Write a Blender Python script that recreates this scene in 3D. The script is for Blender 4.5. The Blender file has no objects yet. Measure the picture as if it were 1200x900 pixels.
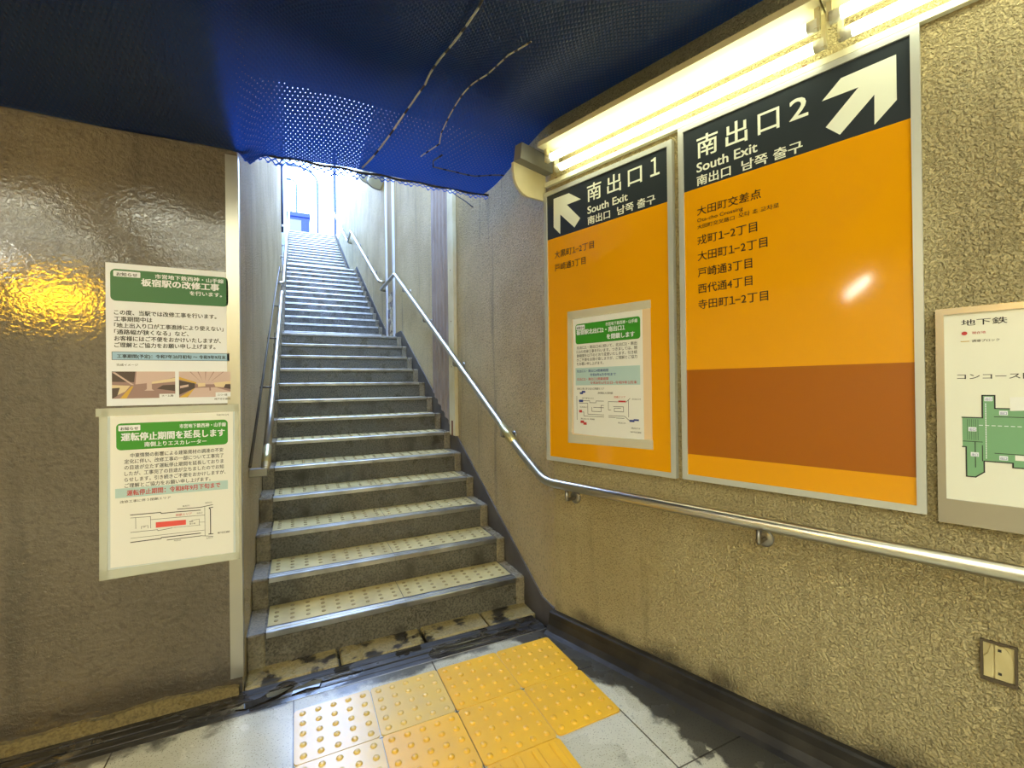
import bpy, bmesh, math, random
from math import sin, cos, pi, radians
from mathutils import Vector, Matrix
random.seed(7)
SC = bpy.context.scene
COL = SC.collection

# ------------------------------------------------------------------ camera
CAM_H = 1.329
F_PX = 524.88
YAW, PITCH, ROLL = 0.4496, 0.0031, -0.0128
cam = bpy.data.cameras.new('camera')
cam_ob = bpy.data.objects.new('camera', cam)
COL.objects.link(cam_ob)
fwd = Vector((sin(YAW)*cos(PITCH), cos(YAW)*cos(PITCH), sin(PITCH)))
rgt = Vector((cos(YAW), -sin(YAW), 0))
up = rgt.cross(fwd)
r2 = rgt*cos(ROLL) + up*sin(ROLL)
u2 = -rgt*sin(ROLL) + up*cos(ROLL)
cam_ob.matrix_world = Matrix(((r2.x, u2.x, -fwd.x, 0), (r2.y, u2.y, -fwd.y, 0), (r2.z, u2.z, -fwd.z, CAM_H), (0, 0, 0, 1)))
cam.sensor_width = 36
cam.lens = 36*F_PX/1200
cam.clip_start = 0.02
SC.camera = cam_ob

# ------------------------------------------------------------------ world (overcast bright sky), exposure
SKY_STRENGTH = 7.0
world = bpy.data.worlds.new('sky')
SC.world = world
world.use_nodes = True
bgn = world.node_tree.nodes['Background']
bgn.inputs[0].default_value = (0.40, 0.58, 1.0, 1)
bgn.inputs[1].default_value = SKY_STRENGTH
SC.view_settings.view_transform = 'Standard'
SC.view_settings.look = 'None'
SC.view_settings.exposure = 1.3
SC.view_settings.gamma = 1.0
SC.view_settings.use_curve_mapping = False
SC.cycles.max_bounces = 8
SC.cycles.transparent_max_bounces = 12
SC.cycles.use_denoising = True
TUBE_STRENGTH = 3.3
FILL_STRENGTH = 9.8
TUBE_COLOR = (0.96, 1.0, 0.72)

# ------------------------------------------------------------------ helpers
def lin(r, g, b):
    f = lambda c: c/12.92 if c <= .04045 else ((c+.055)/1.055)**2.4
    return (f(r/255), f(g/255), f(b/255), 1)

class MB:
    """collects shapes into one mesh object"""
    def __init__(s): s.v = []; s.f = []; s.m = []; s.sm = []
    def add(s, vs, fs, mi=0, smooth=False):
        b = len(s.v); s.v += [tuple(v) for v in vs]
        for f in fs: s.f.append([b+i for i in f]); s.m.append(mi); s.sm.append(smooth)
        return s
    def box(s, x0, x1, y0, y1, z0, z1, mi=0, M=None):
        vs = [Vector((x, y, z)) for z in (z0, z1) for y in (y0, y1) for x in (x0, x1)]
        if M is not None: vs = [M @ v for v in vs]
        return s.add(vs, [(0,2,3,1),(4,5,7,6),(0,1,5,4),(1,3,7,5),(3,2,6,7),(2,0,4,6)], mi)
    def cbox(s, x0, x1, y0, y1, z0, z1, b=.004, mi=0, M=None):
        """box with chamfered edges"""
        vs = []; idx = {}
        for sx in (0, 1):
            for sy in (0, 1):
                for sz in (0, 1):
                    X = (x0, x1)[sx]; Y = (y0, y1)[sy]; Z = (z0, z1)[sz]
                    dx = (b, -b)[sx]; dy = (b, -b)[sy]; dz = (b, -b)[sz]
                    for a, p in enumerate(((X, Y+dy, Z+dz), (X+dx, Y, Z+dz), (X+dx, Y+dy, Z))):
                        idx[(sx, sy, sz, a)] = len(vs); vs.append(Vector(p))
        fs = []
        g = lambda x, y, z, a: idx[(x, y, z, a)]
        for t in (0, 1):
            fs.append([g(t,0,0,0), g(t,1,0,0), g(t,1,1,0), g(t,0,1,0)][::1 if t else -1])
            fs.append([g(0,t,0,1), g(1,t,0,1), g(1,t,1,1), g(0,t,1,1)][::-1 if t else 1])
            fs.append([g(0,0,t,2), g(1,0,t,2), g(1,1,t,2), g(0,1,t,2)][::1 if t else -1])
        for p in (0, 1):
            for q in (0, 1):
                fs.append([g(p,q,0,0), g(p,q,1,0), g(p,q,1,1), g(p,q,0,1)])
                fs.append([g(p,0,q,0), g(p,1,q,0), g(p,1,q,2), g(p,0,q,2)])
                fs.append([g(0,p,q,1), g(1,p,q,1), g(1,p,q,2), g(0,p,q,2)])
                for w in (0, 1): fs.append([g(p,q,w,0), g(p,q,w,1), g(p,q,w,2)])
        if M is not None: vs = [M @ v for v in vs]
        return s.add(vs, fs, mi)
    def prism(s, poly, M, d0, d1, mi=0):
        """2-D polygon (u,v) extruded along the third axis from d0 to d1, placed by M"""
        n = len(poly)
        vs = [M @ Vector((p[0], p[1], d0)) for p in poly] + [M @ Vector((p[0], p[1], d1)) for p in poly]
        fs = [list(range(n))[::-1], [n+i for i in range(n)]] + [[i, (i+1) % n, n+(i+1) % n, n+i] for i in range(n)]
        return s.add(vs, fs, mi)
    def flat(s, poly, M, d, mi=0):
        return s.add([M @ Vector((p[0], p[1], d)) for p in poly], [list(range(len(poly)))], mi)
    def tube(s, pts, r, seg=12, mi=0, caps=True, mats=None):
        pts = [Vector(p) for p in pts]; n = len(pts); rings = []
        ref = None
        for i, p in enumerate(pts):
            t = (pts[min(i+1, n-1)] - pts[max(i-1, 0)]).normalized()
            if ref is None:
                ref = Vector((0, 0, 1)) if abs(t.z) < .9 else Vector((1, 0, 0))
            a = t.cross(ref).normalized(); bb = a.cross(t).normalized(); ref = bb
            rr = r[i] if isinstance(r, (list, tuple)) else r
            rings.append([p + a*rr*cos(2*pi*k/seg) + bb*rr*sin(2*pi*k/seg) for k in range(seg)])
        b = len(s.v)
        for ring in rings: s.v += [tuple(v) for v in ring]
        for i in range(n-1):
            for k in range(seg):
                s.f.append([b+i*seg+k, b+(i+1)*seg+k, b+(i+1)*seg+(k+1) % seg, b+i*seg+(k+1) % seg])
                s.m.append(mats[i] if mats else mi); s.sm.append(True)
        if caps:
            s.f.append([b+k for k in range(seg)]); s.m.append(mi); s.sm.append(False)
            s.f.append([b+(n-1)*seg+k for k in range(seg)][::-1]); s.m.append(mi); s.sm.append(False)
        return s
    def lathe(s, prof, o, seg=16, mi=0, axis=None):
        """profile (radius, height) turned about the axis at o"""
        o = Vector(o); A = Matrix.Identity(3) if axis is None else Vector((0, 0, 1)).rotation_difference(Vector(axis)).to_matrix()
        b = len(s.v)
        for r, h in prof:
            for k in range(seg):
                s.v.append(tuple(o + A @ Vector((r*cos(2*pi*k/seg), r*sin(2*pi*k/seg), h))))
        for i in range(len(prof)-1):
            for k in range(seg):
                s.f.append([b+i*seg+k, b+i*seg+(k+1) % seg, b+(i+1)*seg+(k+1) % seg, b+(i+1)*seg+k]); s.m.append(mi); s.sm.append(True)
        s.f.append([b+(len(prof)-1)*seg+k for k in range(seg)]); s.m.append(mi); s.sm.append(True)
        return s
    def build(s, name, mats, parent=None):
        me = bpy.data.meshes.new(name)
        me.from_pydata(s.v, [], s.f)
        if not isinstance(mats, (list, tuple)): mats = [mats]
        for m in mats: me.materials.append(m)
        me.polygons.foreach_set('material_index', s.m)
        me.polygons.foreach_set('use_smooth', s.sm)
        bm = bmesh.new(); bm.from_mesh(me)
        bmesh.ops.recalc_face_normals(bm, faces=bm.faces); bm.to_mesh(me); bm.free()
        me.update()
        ob = bpy.data.objects.new(name, me)
        COL.objects.link(ob)
        if parent is not None: adopt(ob, parent)
        return ob

def world_loc(o):
    p = Vector(o.location)
    while o.parent is not None:
        o = o.parent; p = p + Vector(o.location)
    return p

def adopt(ob, parent):
    root = parent
    while root.parent is not None: root = root.parent
    ob.parent = parent
    # parts are modelled in world coordinates; roots are unrotated Empties, parts sit at the origin
    if parent is root and parent.data is None:
        ob.matrix_parent_inverse = Matrix.Translation(-Vector(root.location))

def tag(o, label=None, cat=None, group=None, kind=None):
    if label: o['label'] = label
    if cat: o['category'] = cat
    if group: o['group'] = group
    if kind: o['kind'] = kind
    return o

def thing(name, label, cat, loc, group=None):
    o = bpy.data.objects.new(name, None)
    o.empty_display_size = .05
    o.location = loc
    COL.objects.link(o)
    return tag(o, label, cat, group)

def structure(name, mb, mat, label=None, cat=None):
    return tag(mb.build(name, mat), label, cat, kind='structure')

def copy_thing(root, offset, label, group=None):
    c = root.copy(); COL.objects.link(c)
    c.location = Vector(root.location) + Vector(offset)
    c['label'] = label
    if group: c['group'] = group
    for ch in list(root.children):
        k = ch.copy(); COL.objects.link(k); k.parent = c
        k.matrix_parent_inverse = ch.matrix_parent_inverse.copy()
        for g in list(ch.children):
            q = g.copy(); COL.objects.link(q); q.parent = k
            q.matrix_parent_inverse = g.matrix_parent_inverse.copy()
    return c

# ------------------------------------------------------------------ materials
def mat(name, col, rough=.5, metal=0, spec=None, bump=None, vary=None, coat=0):
    """bump=(scale, strength, distance); vary=(scale, colour2, amount)"""
    m = bpy.data.materials.new(name); m.use_nodes = True
    N = m.node_tree.nodes; L = m.node_tree.links
    b = N['Principled BSDF']
    b.inputs['Base Color'].default_value = col
    b.inputs['Roughness'].default_value = rough
    b.inputs['Metallic'].default_value = metal
    if spec is not None: b.inputs['Specular IOR Level'].default_value = spec
    if coat: b.inputs['Coat Weight'].default_value = coat
    tc = N.new('ShaderNodeTexCoord')
    if vary:
        t = N.new('ShaderNodeTexNoise'); t.inputs['Scale'].default_value = vary[0]; t.inputs['Detail'].default_value = 5
        L.new(tc.outputs['Object'], t.inputs['Vector'])
        r = N.new('ShaderNodeMapRange'); r.inputs[1].default_value = .35; r.inputs[2].default_value = .68; r.inputs[4].default_value = vary[2]
        L.new(t.outputs[0], r.inputs[0])
        x = N.new('ShaderNodeMix'); x.data_type = 'RGBA'
        x.inputs[6].default_value = col; x.inputs[7].default_value = vary[1]
        L.new(r.outputs[0], x.inputs[0]); L.new(x.outputs[2], b.inputs['Base Color'])
    if bump:
        t = N.new('ShaderNodeTexNoise'); t.inputs['Scale'].default_value = bump[0]; t.inputs['Detail'].default_value = 3
        L.new(tc.outputs['Object'], t.inputs['Vector'])
        bp = N.new('ShaderNodeBump'); bp.inputs['Strength'].default_value = bump[1]; bp.inputs['Distance'].default_value = bump[2]
        L.new(t.outputs[0], bp.inputs['Height']); L.new(bp.outputs[0], b.inputs['Normal'])
    return m

class NT:
    """small shorthand for node building"""
    def __init__(s, m): s.N = m.node_tree.nodes; s.L = m.node_tree.links; s.tc = s.N.new('ShaderNodeTexCoord')
    def put(s, sock, v):
        if isinstance(v, bpy.types.NodeSocket): s.L.new(v, sock)
        elif v is not None: sock.default_value = v
    def math(s, op, a, b=None, c=None, clamp=False):
        n = s.N.new('ShaderNodeMath'); n.operation = op; n.use_clamp = clamp
        for i, v in enumerate((a, b, c)): s.put(n.inputs[i], v)
        return n.outputs[0]
    def noise(s, scale, detail=4, vec=None, rough=.55):
        n = s.N.new('ShaderNodeTexNoise'); n.inputs['Scale'].default_value = scale; n.inputs['Detail'].default_value = detail
        n.inputs['Roughness'].default_value = rough
        s.L.new(vec if vec is not None else s.tc.outputs['Object'], n.inputs['Vector']); return n.outputs[0]
    def ramp(s, v, a, b, lo=0., hi=1.):
        n = s.N.new('ShaderNodeMapRange'); n.interpolation_type = 'SMOOTHSTEP'
        for i, x in enumerate((v, a, b, lo, hi)): s.put(n.inputs[i], x)
        return n.outputs[0]
    def mix(s, f, a, b):
        n = s.N.new('ShaderNodeMix'); n.data_type = 'RGBA'
        s.put(n.inputs[0], f); s.put(n.inputs[6], a); s.put(n.inputs[7], b); return n.outputs[2]
    def xyz(s):
        n = s.N.new('ShaderNodeSeparateXYZ'); s.L.new(s.tc.outputs['Object'], n.inputs[0]); return n.outputs
    def scaled(s, x, y, z):
        n = s.N.new('ShaderNodeMapping'); n.inputs['Scale'].default_value = (x, y, z)
        s.L.new(s.tc.outputs['Object'], n.inputs[0]); return n.outputs[0]
    def bump(s, h, strength, dist):
        n = s.N.new('ShaderNodeBump'); n.inputs['Strength'].default_value = strength; n.inputs['Distance'].default_value = dist
        s.put(n.inputs['Height'], h); return n.outputs[0]

# wall plane of the sign wall: K is the kink, E runs along the wall, NW points out of the room
K = Vector((1.26, 2.1, 0)); E_ = Vector((.309, -.951, 0)).normalized(); NW = Vector((.951, .309, 0)).normalized()
WALL_C = NW.dot(K)

def stucco(name, c1, c2, cd, scale, strength, rough, grime=True, streak=.35):
    m = bpy.data.materials.new(name); m.use_nodes = True
    t = NT(m); b = t.N['Principled BSDF']
    big = t.ramp(t.noise(1.7, 6), .38, .66)
    c = t.mix(big, c1, c2)
    st = t.ramp(t.noise(1., 5, t.scaled(9, 9, .7)), .55, .75, 0, streak)
    c = t.mix(st, c, cd)
    if grime:
        z = t.xyz()[2]
        edge = t.math('ADD', z, t.math('MULTIPLY', t.math('SUBTRACT', t.noise(6, 6), .5), .28))
        c = t.mix(t.ramp(edge, .06, .20, .85, 0), c, lin(58, 50, 38))
    pit_shade = t.noise(scale*.9, 2)
    c = t.mix(t.ramp(pit_shade, .32, .50, .42, 0), c, cd)  # shade in the stucco hollows, painted into the base colour
    t.put(b.inputs['Base Color'], c)
    b.inputs['Roughness'].default_value = rough
    h = t.math('ADD', t.ramp(t.noise(scale, 3), .38, .62), t.math('MULTIPLY', t.noise(scale*3, 2), .25))
    t.L.new(t.bump(h, strength, .010), b.inputs['Normal'])
    t.L.new(t.bump(h, .055, .004), b.inputs['Coat Normal'])
    return m

M_wall = stucco('yellow_stucco', lin(204, 188, 140), lin(190, 172, 122), lin(118, 102, 68), 112, 1.0, .62)
M_stairwall = stucco('stair_stucco', lin(208, 188, 134), lin(192, 170, 116), lin(118, 104, 80), 95, .9, .6, False, .6)
M_leftwall = stucco('brown_paint', lin(96, 86, 70), lin(84, 75, 60), lin(54, 47, 36), 55, .35, .5, True, .5)
_b = M_leftwall.node_tree.nodes['Principled BSDF']; _b.inputs['Coat Weight'].default_value = .9; _b.inputs['Coat Roughness'].default_value = .08
M_streetpanel = mat('street_panel', lin(190, 205, 220), .4, .2)
M_concrete = mat('dark_concrete', lin(60, 60, 62), .9, vary=(3, lin(40, 40, 44), .8))
M_back = mat('concourse_wall', lin(205, 196, 172), .8)

def floor_material():
    m = bpy.data.materials.new('terrazzo_floor'); m.use_nodes = True
    t = NT(m); b = t.N['Principled BSDF']; x, y, z = t.xyz()
    base = t.mix(t.ramp(t.noise(2.2, 5), .35, .65), lin(196, 194, 176), lin(176, 172, 150))
    spk = t.ramp(t.noise(170, 2), .60, .66, 0, .75)
    c = t.mix(spk, base, lin(96, 92, 80))
    jx = t.math('ABSOLUTE', t.math('SUBTRACT', t.math('FRACT', t.math('DIVIDE', t.math('SUBTRACT', x, 1.178-.3), .6)), .5))
    jy = t.math('ABSOLUTE', t.math('SUBTRACT', t.math('FRACT', t.math('DIVIDE', t.math('SUBTRACT', y, 1.754-.3), .6)), .5))
    j = t.math('LESS_THAN', t.math('MINIMUM', jx, jy), .0045)
    c = t.mix(j, c, lin(70, 64, 52))
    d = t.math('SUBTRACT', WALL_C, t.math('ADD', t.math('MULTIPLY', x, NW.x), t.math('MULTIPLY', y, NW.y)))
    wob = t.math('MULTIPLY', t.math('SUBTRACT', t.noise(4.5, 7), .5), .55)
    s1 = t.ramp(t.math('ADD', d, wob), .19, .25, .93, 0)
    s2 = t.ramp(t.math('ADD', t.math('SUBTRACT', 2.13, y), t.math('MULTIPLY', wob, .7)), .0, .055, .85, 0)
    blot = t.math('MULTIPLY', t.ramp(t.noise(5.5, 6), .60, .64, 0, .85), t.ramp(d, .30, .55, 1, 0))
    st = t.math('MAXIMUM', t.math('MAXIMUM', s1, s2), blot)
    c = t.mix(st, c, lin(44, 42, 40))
    t.put(b.inputs['Base Color'], c)
    t.put(b.inputs['Roughness'], t.ramp(t.noise(3, 4), .3, .7, .16, .34))
    t.L.new(t.bump(t.math('SUBTRACT', t.noise(60, 2), t.math('MULTIPLY', j, .8)), .12, .002), b.inputs['Normal'])
    return m
M_floor = floor_material()

def drain_material():
    m = bpy.data.materials.new('wet_drain_boards'); m.use_nodes = True
    t = NT(m); b = t.N['Principled BSDF']
    g = t.noise(1., 4, t.scaled(5, 60, 5))
    c = t.mix(t.ramp(g, .4, .65), lin(26, 24, 21), lin(62, 58, 53))
    c = t.mix(t.ramp(t.noise(7, 5), .58, .66, 0, .7), c, lin(86, 80, 70))
    t.put(b.inputs['Base Color'], c)
    t.put(b.inputs['Roughness'], t.ramp(t.noise(4, 4), .45, .55, .10, .5))
    t.L.new(t.bump(g, .25, .004), b.inputs['Normal'])
    return m
M_drain = drain_material()

def stone_material(name, ca, cb, cd, lo, hi):
    m = bpy.data.materials.new(name); m.use_nodes = True
    t = NT(m); b = t.N['Principled BSDF']
    c = t.mix(t.ramp(t.noise(90, 3), .4, .65), ca, cb)
    c = t.mix(t.ramp(t.noise(7, 7), lo, hi), c, cd)
    t.put(b.inputs['Base Color'], c)
    t.put(b.inputs['Roughness'], t.ramp(t.noise(6, 3), .4, .6, .25, .6))
    t.L.new(t.bump(t.noise(30, 5), .4, .006), b.inputs['Normal'])
    return m
M_threshold = stone_material('old_threshold_stone', lin(150, 136, 92), lin(128, 114, 76), lin(46, 42, 34), .50, .58)
M_plinth = stone_material('plinth_stone', lin(128, 114, 76), lin(100, 88, 58), lin(60, 52, 38), .55, .66)
M_granite = stone_material('dark_granite', lin(104, 100, 88), lin(66, 64, 56), lin(62, 58, 48), .52, .75)
M_border = stone_material('border_stone', lin(142, 132, 108), lin(116, 106, 86), lin(78, 70, 56), .50, .75)
M_skirt = mat('slate_skirt', lin(92, 88, 84), .6, vary=(4, lin(62, 58, 54), .9), bump=(40, .2, .003))
M_basecove = mat('black_cove', lin(30, 28, 27), .42, vary=(9, lin(58, 54, 49), .7), bump=(25, .35, .006))
M_nosing = mat('nosing_steel', lin(190, 190, 184), .34, 1, vary=(8, lin(140, 138, 130), .8))
M_groove = mat('nosing_groove', lin(40, 44, 56), .45, .3)
M_treadtile = mat('pale_yellow_tile', lin(206, 190, 128), .45, vary=(7, lin(168, 150, 98), .8), bump=(120, .15, .001))
M_treadbump = mat('worn_dot', lin(150, 132, 84), .5)
M_steel = mat('stainless', lin(192, 187, 172), .30, 1, bump=(30, .03, .002))
M_steel_dark = mat('bracket_steel', lin(150, 146, 138), .35, 1)
M_rustcap = mat('joint_sleeve', lin(200, 190, 140), .35, .8)
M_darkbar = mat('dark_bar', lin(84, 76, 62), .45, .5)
M_alu = mat('sign_frame_aluminium', lin(196, 198, 190), .38, .35)
M_mapframe = mat('map_frame_steel', lin(176, 170, 156), .33, .9)
M_orange = mat('orange_panel', lin(226, 156, 6), .08)
M_brownband = mat('brown_band', lin(164, 92, 10), .08)
M_slate = mat('slate_header', lin(50, 56, 60), .2)
M_signwhite = mat('sign_white', lin(232, 236, 220), .3)
M_ink = mat('sign_ink', lin(48, 32, 6), .3)
M_paper = mat('paper', lin(226, 230, 238), .6)
M_paper2 = mat('warm_paper', lin(228, 228, 222), .45)
M_black = mat('print_black', lin(32, 32, 34), .6)
M_grey = mat('print_grey', lin(120, 122, 120), .6)
M_green = mat('print_green', lin(46, 108, 62), .5)
M_green2 = mat('print_bright_green', lin(52, 142, 34), .4)
M_lblue = mat('print_light_blue', lin(150, 186, 216), .5)
M_pblue = mat('print_pale_blue', lin(176, 204, 204), .5)
M_red = mat('print_red', lin(186, 52, 52), .5)
M_brightred = mat('print_area_red', lin(224, 84, 76), .5)
M_navy = mat('print_navy', lin(40, 58, 136), .5)
M_mapgreen = mat('map_green', lin(116, 164, 122), .35)
M_mapboard = mat('map_board', lin(226, 226, 210), .3)
M_tape = mat('clear_tape', lin(196, 206, 208), .25)
M_photo1 = mat('photo_mauve', lin(146, 118, 116), .5)
M_photo2 = mat('photo_pale', lin(196, 172, 168), .5)
M_photo3 = mat('photo_dark', lin(70, 56, 56), .5)
M_photo4 = mat('photo_yellow', lin(200, 160, 60), .5)
M_photo5 = mat('photo_cream', lin(214, 196, 160), .5)
M_cream = mat('cream_metal', lin(214, 206, 168), .45, vary=(5, lin(190, 178, 132), .7))
M_enamel = mat('white_enamel', lin(222, 220, 196), .4)
M_rust = mat('rust', lin(116, 66, 34), .8)
M_ribbed = mat('ribbed_steel', lin(168, 156, 150), .45, .35, vary=(3, lin(140, 124, 112), .6))
M_brownstrip = mat('brown_strip', lin(150, 130, 86), .6)
M_peel = stone_material('peeling_patch', lin(206, 194, 160), lin(176, 158, 112), lin(84, 54, 34), .50, .56)
M_guide = mat('guide_steel', lin(205, 206, 210), .4, .4)
M_yellow = mat('tactile_yellow', lin(234, 180, 44), .3, vary=(5, lin(214, 166, 62), .8), bump=(14, .1, .004))
M_yellow_worn = mat('tactile_worn', lin(222, 186, 96), .2, vary=(6, lin(206, 180, 120), .8), bump=(16, .18, .004))
M_pipe = mat('duct_grey', lin(120, 120, 116), .6)
M_bluebox = mat('street_blue', lin(8, 34, 96), .5)
M_beige = mat('street_beige', lin(100, 94, 84), .6)
M_postblue = mat('street_post', lin(26, 44, 78), .5)
M_lampmetal = mat('street_lamp_metal', lin(44, 60, 86), .5)
M_pave = mat('street_paving', lin(150, 150, 150), .8)
M_ropew = mat('rope_white', lin(160, 162, 160), .8)
M_ropeb = mat('rope_dark', lin(40, 44, 56), .8)
M_cordgrey = mat('cord_grey', lin(84, 92, 110), .8)
M_outlet = mat('outlet_plate', lin(206, 192, 142), .45, .1, vary=(14, lin(176, 160, 110), .7))
M_outletbox = mat('outlet_box', lin(92, 80, 62), .5, .4)

def emission(name, col, s):
    m = bpy.data.materials.new(name); m.use_nodes = True
    b = m.node_tree.nodes['Principled BSDF']
    b.inputs['Base Color'].default_value = (*col, 1)
    b.inputs['Emission Color'].default_value = (*col, 1)
    b.inputs['Emission Strength'].default_value = s
    return m
M_tube = emission('fluorescent_tube', TUBE_COLOR, TUBE_STRENGTH)
M_fill = emission('fill_panel', (.96, 1.0, .85), FILL_STRENGTH)  # glow of the added fill lights behind the camera
M_passage = emission('passage_tube', (.98, 1.0, .92), 26.0)
M_litsign = emission('lit_yellow_sign', (1.0, .52, .01), 60.0)

def net_material(name, cell, hole):
    """knotted dark blue net: diagonal cords with small open holes between them"""
    m = bpy.data.materials.new(name); m.use_nodes = True
    t = NT(m); N = t.N; L = t.L
    d = N['Principled BSDF']
    out = [n for n in N if n.type == 'OUTPUT_MATERIAL'][0]
    uv = N.new('ShaderNodeSeparateXYZ'); L.new(t.tc.outputs['UV'], uv.inputs[0])
    u, v = uv.outputs[0], uv.outputs[1]
    a = t.math('DIVIDE', t.math('ADD', u, v), cell*1.414); b = t.math('DIVIDE', t.math('SUBTRACT', u, v), cell*1.414)
    fa = t.math('ABSOLUTE', t.math('SUBTRACT', t.math('FRACT', a), .5)); fb = t.math('ABSOLUTE', t.math('SUBTRACT', t.math('FRACT', b), .5))
    op = t.math('MULTIPLY', t.math('LESS_THAN', fa, hole), t.math('LESS_THAN', fb, hole))
    cord = t.math('MAXIMUM', fa, fb)
    d.inputs['Base Color'].default_value = (.010, .026, .075, 1); d.inputs['Roughness'].default_value = .42
    d.inputs['Specular IOR Level'].default_value = .6
    bp = t.bump(t.ramp(cord, hole, .5), 1.0, .004); L.new(bp, d.inputs['Normal'])
    tr = N.new('ShaderNodeBsdfTranslucent'); tr.inputs[0].default_value = (.014, .18, .95, 1)
    mx = N.new('ShaderNodeMixShader'); mx.inputs[0].default_value = .45
    L.new(d.outputs[0], mx.inputs[1]); L.new(tr.outputs[0], mx.inputs[2])
    tp = N.new('ShaderNodeBsdfTransparent')
    m2 = N.new('ShaderNodeMixShader'); L.new(op, m2.inputs[0]); L.new(mx.outputs[0], m2.inputs[1]); L.new(tp.outputs[0], m2.inputs[2])
    L.new(m2.outputs[0], out.inputs[0])
    return m
M_net = net_material('blue_net', .0140, .055)
M_netedge = net_material('blue_net_border', .022, .36)

# ------------------------------------------------------------------ frames of reference on walls
def frame(o, ux, n):
    """matrix: local u along ux, v up, w along n (towards the room)"""
    ux = Vector(ux); n = Vector(n); o = Vector(o)
    return Matrix(((ux.x, 0, n.x, o.x), (ux.y, 0, n.y, o.y), (ux.z, 1, n.z, o.z), (0, 0, 0, 1)))
FR = frame(K, E_, -NW)                        # sign wall: u metres from the kink, v height
FL = frame((0, 2.31, 0), (1, 0, 0), (0, -1, 0))   # poster wall: u = x, v height
FS = Matrix(((0, 0, -1, 1.268), (-1, 0, 0, 0), (0, 1, 0, 0), (0, 0, 0, 1)))   # stair right wall: u = -y, v height, w towards -x

# ------------------------------------------------------------------ lettering
_tc = bpy.data.curves.new('lettering_curve', 'FONT')
_to = bpy.data.objects.new('lettering_curve', _tc)
COL.objects.link(_to)
def glyphs(body, bold=0., res=3, shear=0):
    body = body.replace('1', '\uff11')                     # a one with a flag
    _tc.body = body
    for i, ch in enumerate(body):
        _tc.body_format[i].kerning = -11 if ch == '\uff11' else (-7 if i+1 < len(body) and body[i+1] == '\uff11' else 0)
    _tc.size = 1; _tc.offset = bold; _tc.resolution_u = res; _tc.fill_mode = 'FRONT'; _tc.shear = shear
    bpy.context.view_layer.update()
    dg = bpy.context.evaluated_depsgraph_get()
    me = bpy.data.meshes.new_from_object(_to.evaluated_get(dg))
    vs = [(v.co.x, v.co.y) for v in me.vertices]; fs = [list(p.vertices) for p in me.polygons]
    bpy.data.meshes.remove(me)
    return vs, fs
def write(mb, body, M, u, v, h, w=None, d=.001, bold=0., res=3, mi=0, slope=0., right=False):
    """h = height of a capital / ideograph, baseline at v, fitted to width w"""
    vs, fs = glyphs(body, 0, res)
    if not vs: return
    x0 = min(a for a, _ in vs); x1 = max(a for a, _ in vs); y0 = min(b for _, b in vs); y1 = max(b for _, b in vs)
    sy = h/.86
    sx = w/(x1-x0) if w else sy
    off = -(x1-x0)*sx if right else 0
    bw = bold*h*1.15
    if bw <= 0: shifts = [(0, 0)]
    elif h < .012: shifts = [(-bw, 0), (bw, 0)]
    else: shifts = [(-bw, -bw*.6), (bw, -bw*.6), (-bw, bw*.6), (bw, bw*.6)]
    for q, (du, dv) in enumerate(shifts):
        mb.add([M @ Vector((u + off + (a-x0)*sx + du, v + b*sy + dv, d + q*.00003)) for a, b in vs], fs, mi)

def words(parent, name, m, body, M, u, v, h, w=None, d=.001, bold=0.):
    mb = MB(); write(mb, body, M, u, v, h, w, d, bold)
    return mb.build(name, m, parent)
def rect(u0, v0, u1, v1): return [(u0, v0), (u1, v0), (u1, v1), (u0, v1)]
def rrect(u0, v0, u1, v1, r, n=5):
    p = []
    for cx, cy, a in ((u1-r, v0+r, -90), (u1-r, v1-r, 0), (u0+r, v1-r, 90), (u0+r, v0+r, 180)):
        p += [(cx+r*cos(radians(a+90*k/n)), cy+r*sin(radians(a+90*k/n))) for k in range(n+1)]
    return p
def line(mb, M, pts, w, d, mi=0):
    for (a, b), (c, e) in zip(pts, pts[1:]):
        L = math.hypot(c-a, e-b) or 1e-6; nx, ny = -(e-b)/L*w/2, (c-a)/L*w/2; tx, ty = (c-a)/L*w/2, (e-b)/L*w/2
        mb.flat([(a-tx+nx, b-ty+ny), (a-tx-nx, b-ty-ny), (c+tx-nx, e+ty-ny), (c+tx+nx, e+ty+ny)], M, d, mi)

# ------------------------------------------------------------------ SETTING: room shell
RISE, TREAD = .1525, .2891
XL, XR = -.225, 1.26
def nose_y(i):
    if i <= 13: return 2.465 + (i-1)*TREAD
    if i <= 26: return 7.08 + (i-14)*TREAD
    return 11.70 + (i-27)*TREAD
NSTEP = 42
TOPZ = NSTEP*RISE
TOPY = nose_y(NSTEP)

SEND = 6.0
kend = K + E_*SEND
fl = MB(); fl.add([(-4.2, -3.8, 0), (3.3, -3.8, 0), (3.3, -1.5, 0), (1.40, 2.13, 0), (-4.2, 2.13, 0),
                   (-4.2, -3.8, -.1), (3.3, -3.8, -.1), (3.3, -1.5, -.1), (1.40, 2.13, -.1), (-4.2, 2.13, -.1)],
                  [(0,1,2,3,4), (9,8,7,6,5), (0,5,6,1), (1,6,7,2), (2,7,8,3), (3,8,9,4), (4,9,5,0)])
fl.box(-4.4, 3.4, -4.0, 2.9, -.16, -.11)
structure('floor', fl, M_floor)

w = MB(); w.prism([(-.0, -.1), (SEND, -.1), (SEND, 3.12), (0, 3.12)], FR, 0, -.3)
structure('wall_right', w, M_wall)
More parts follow.
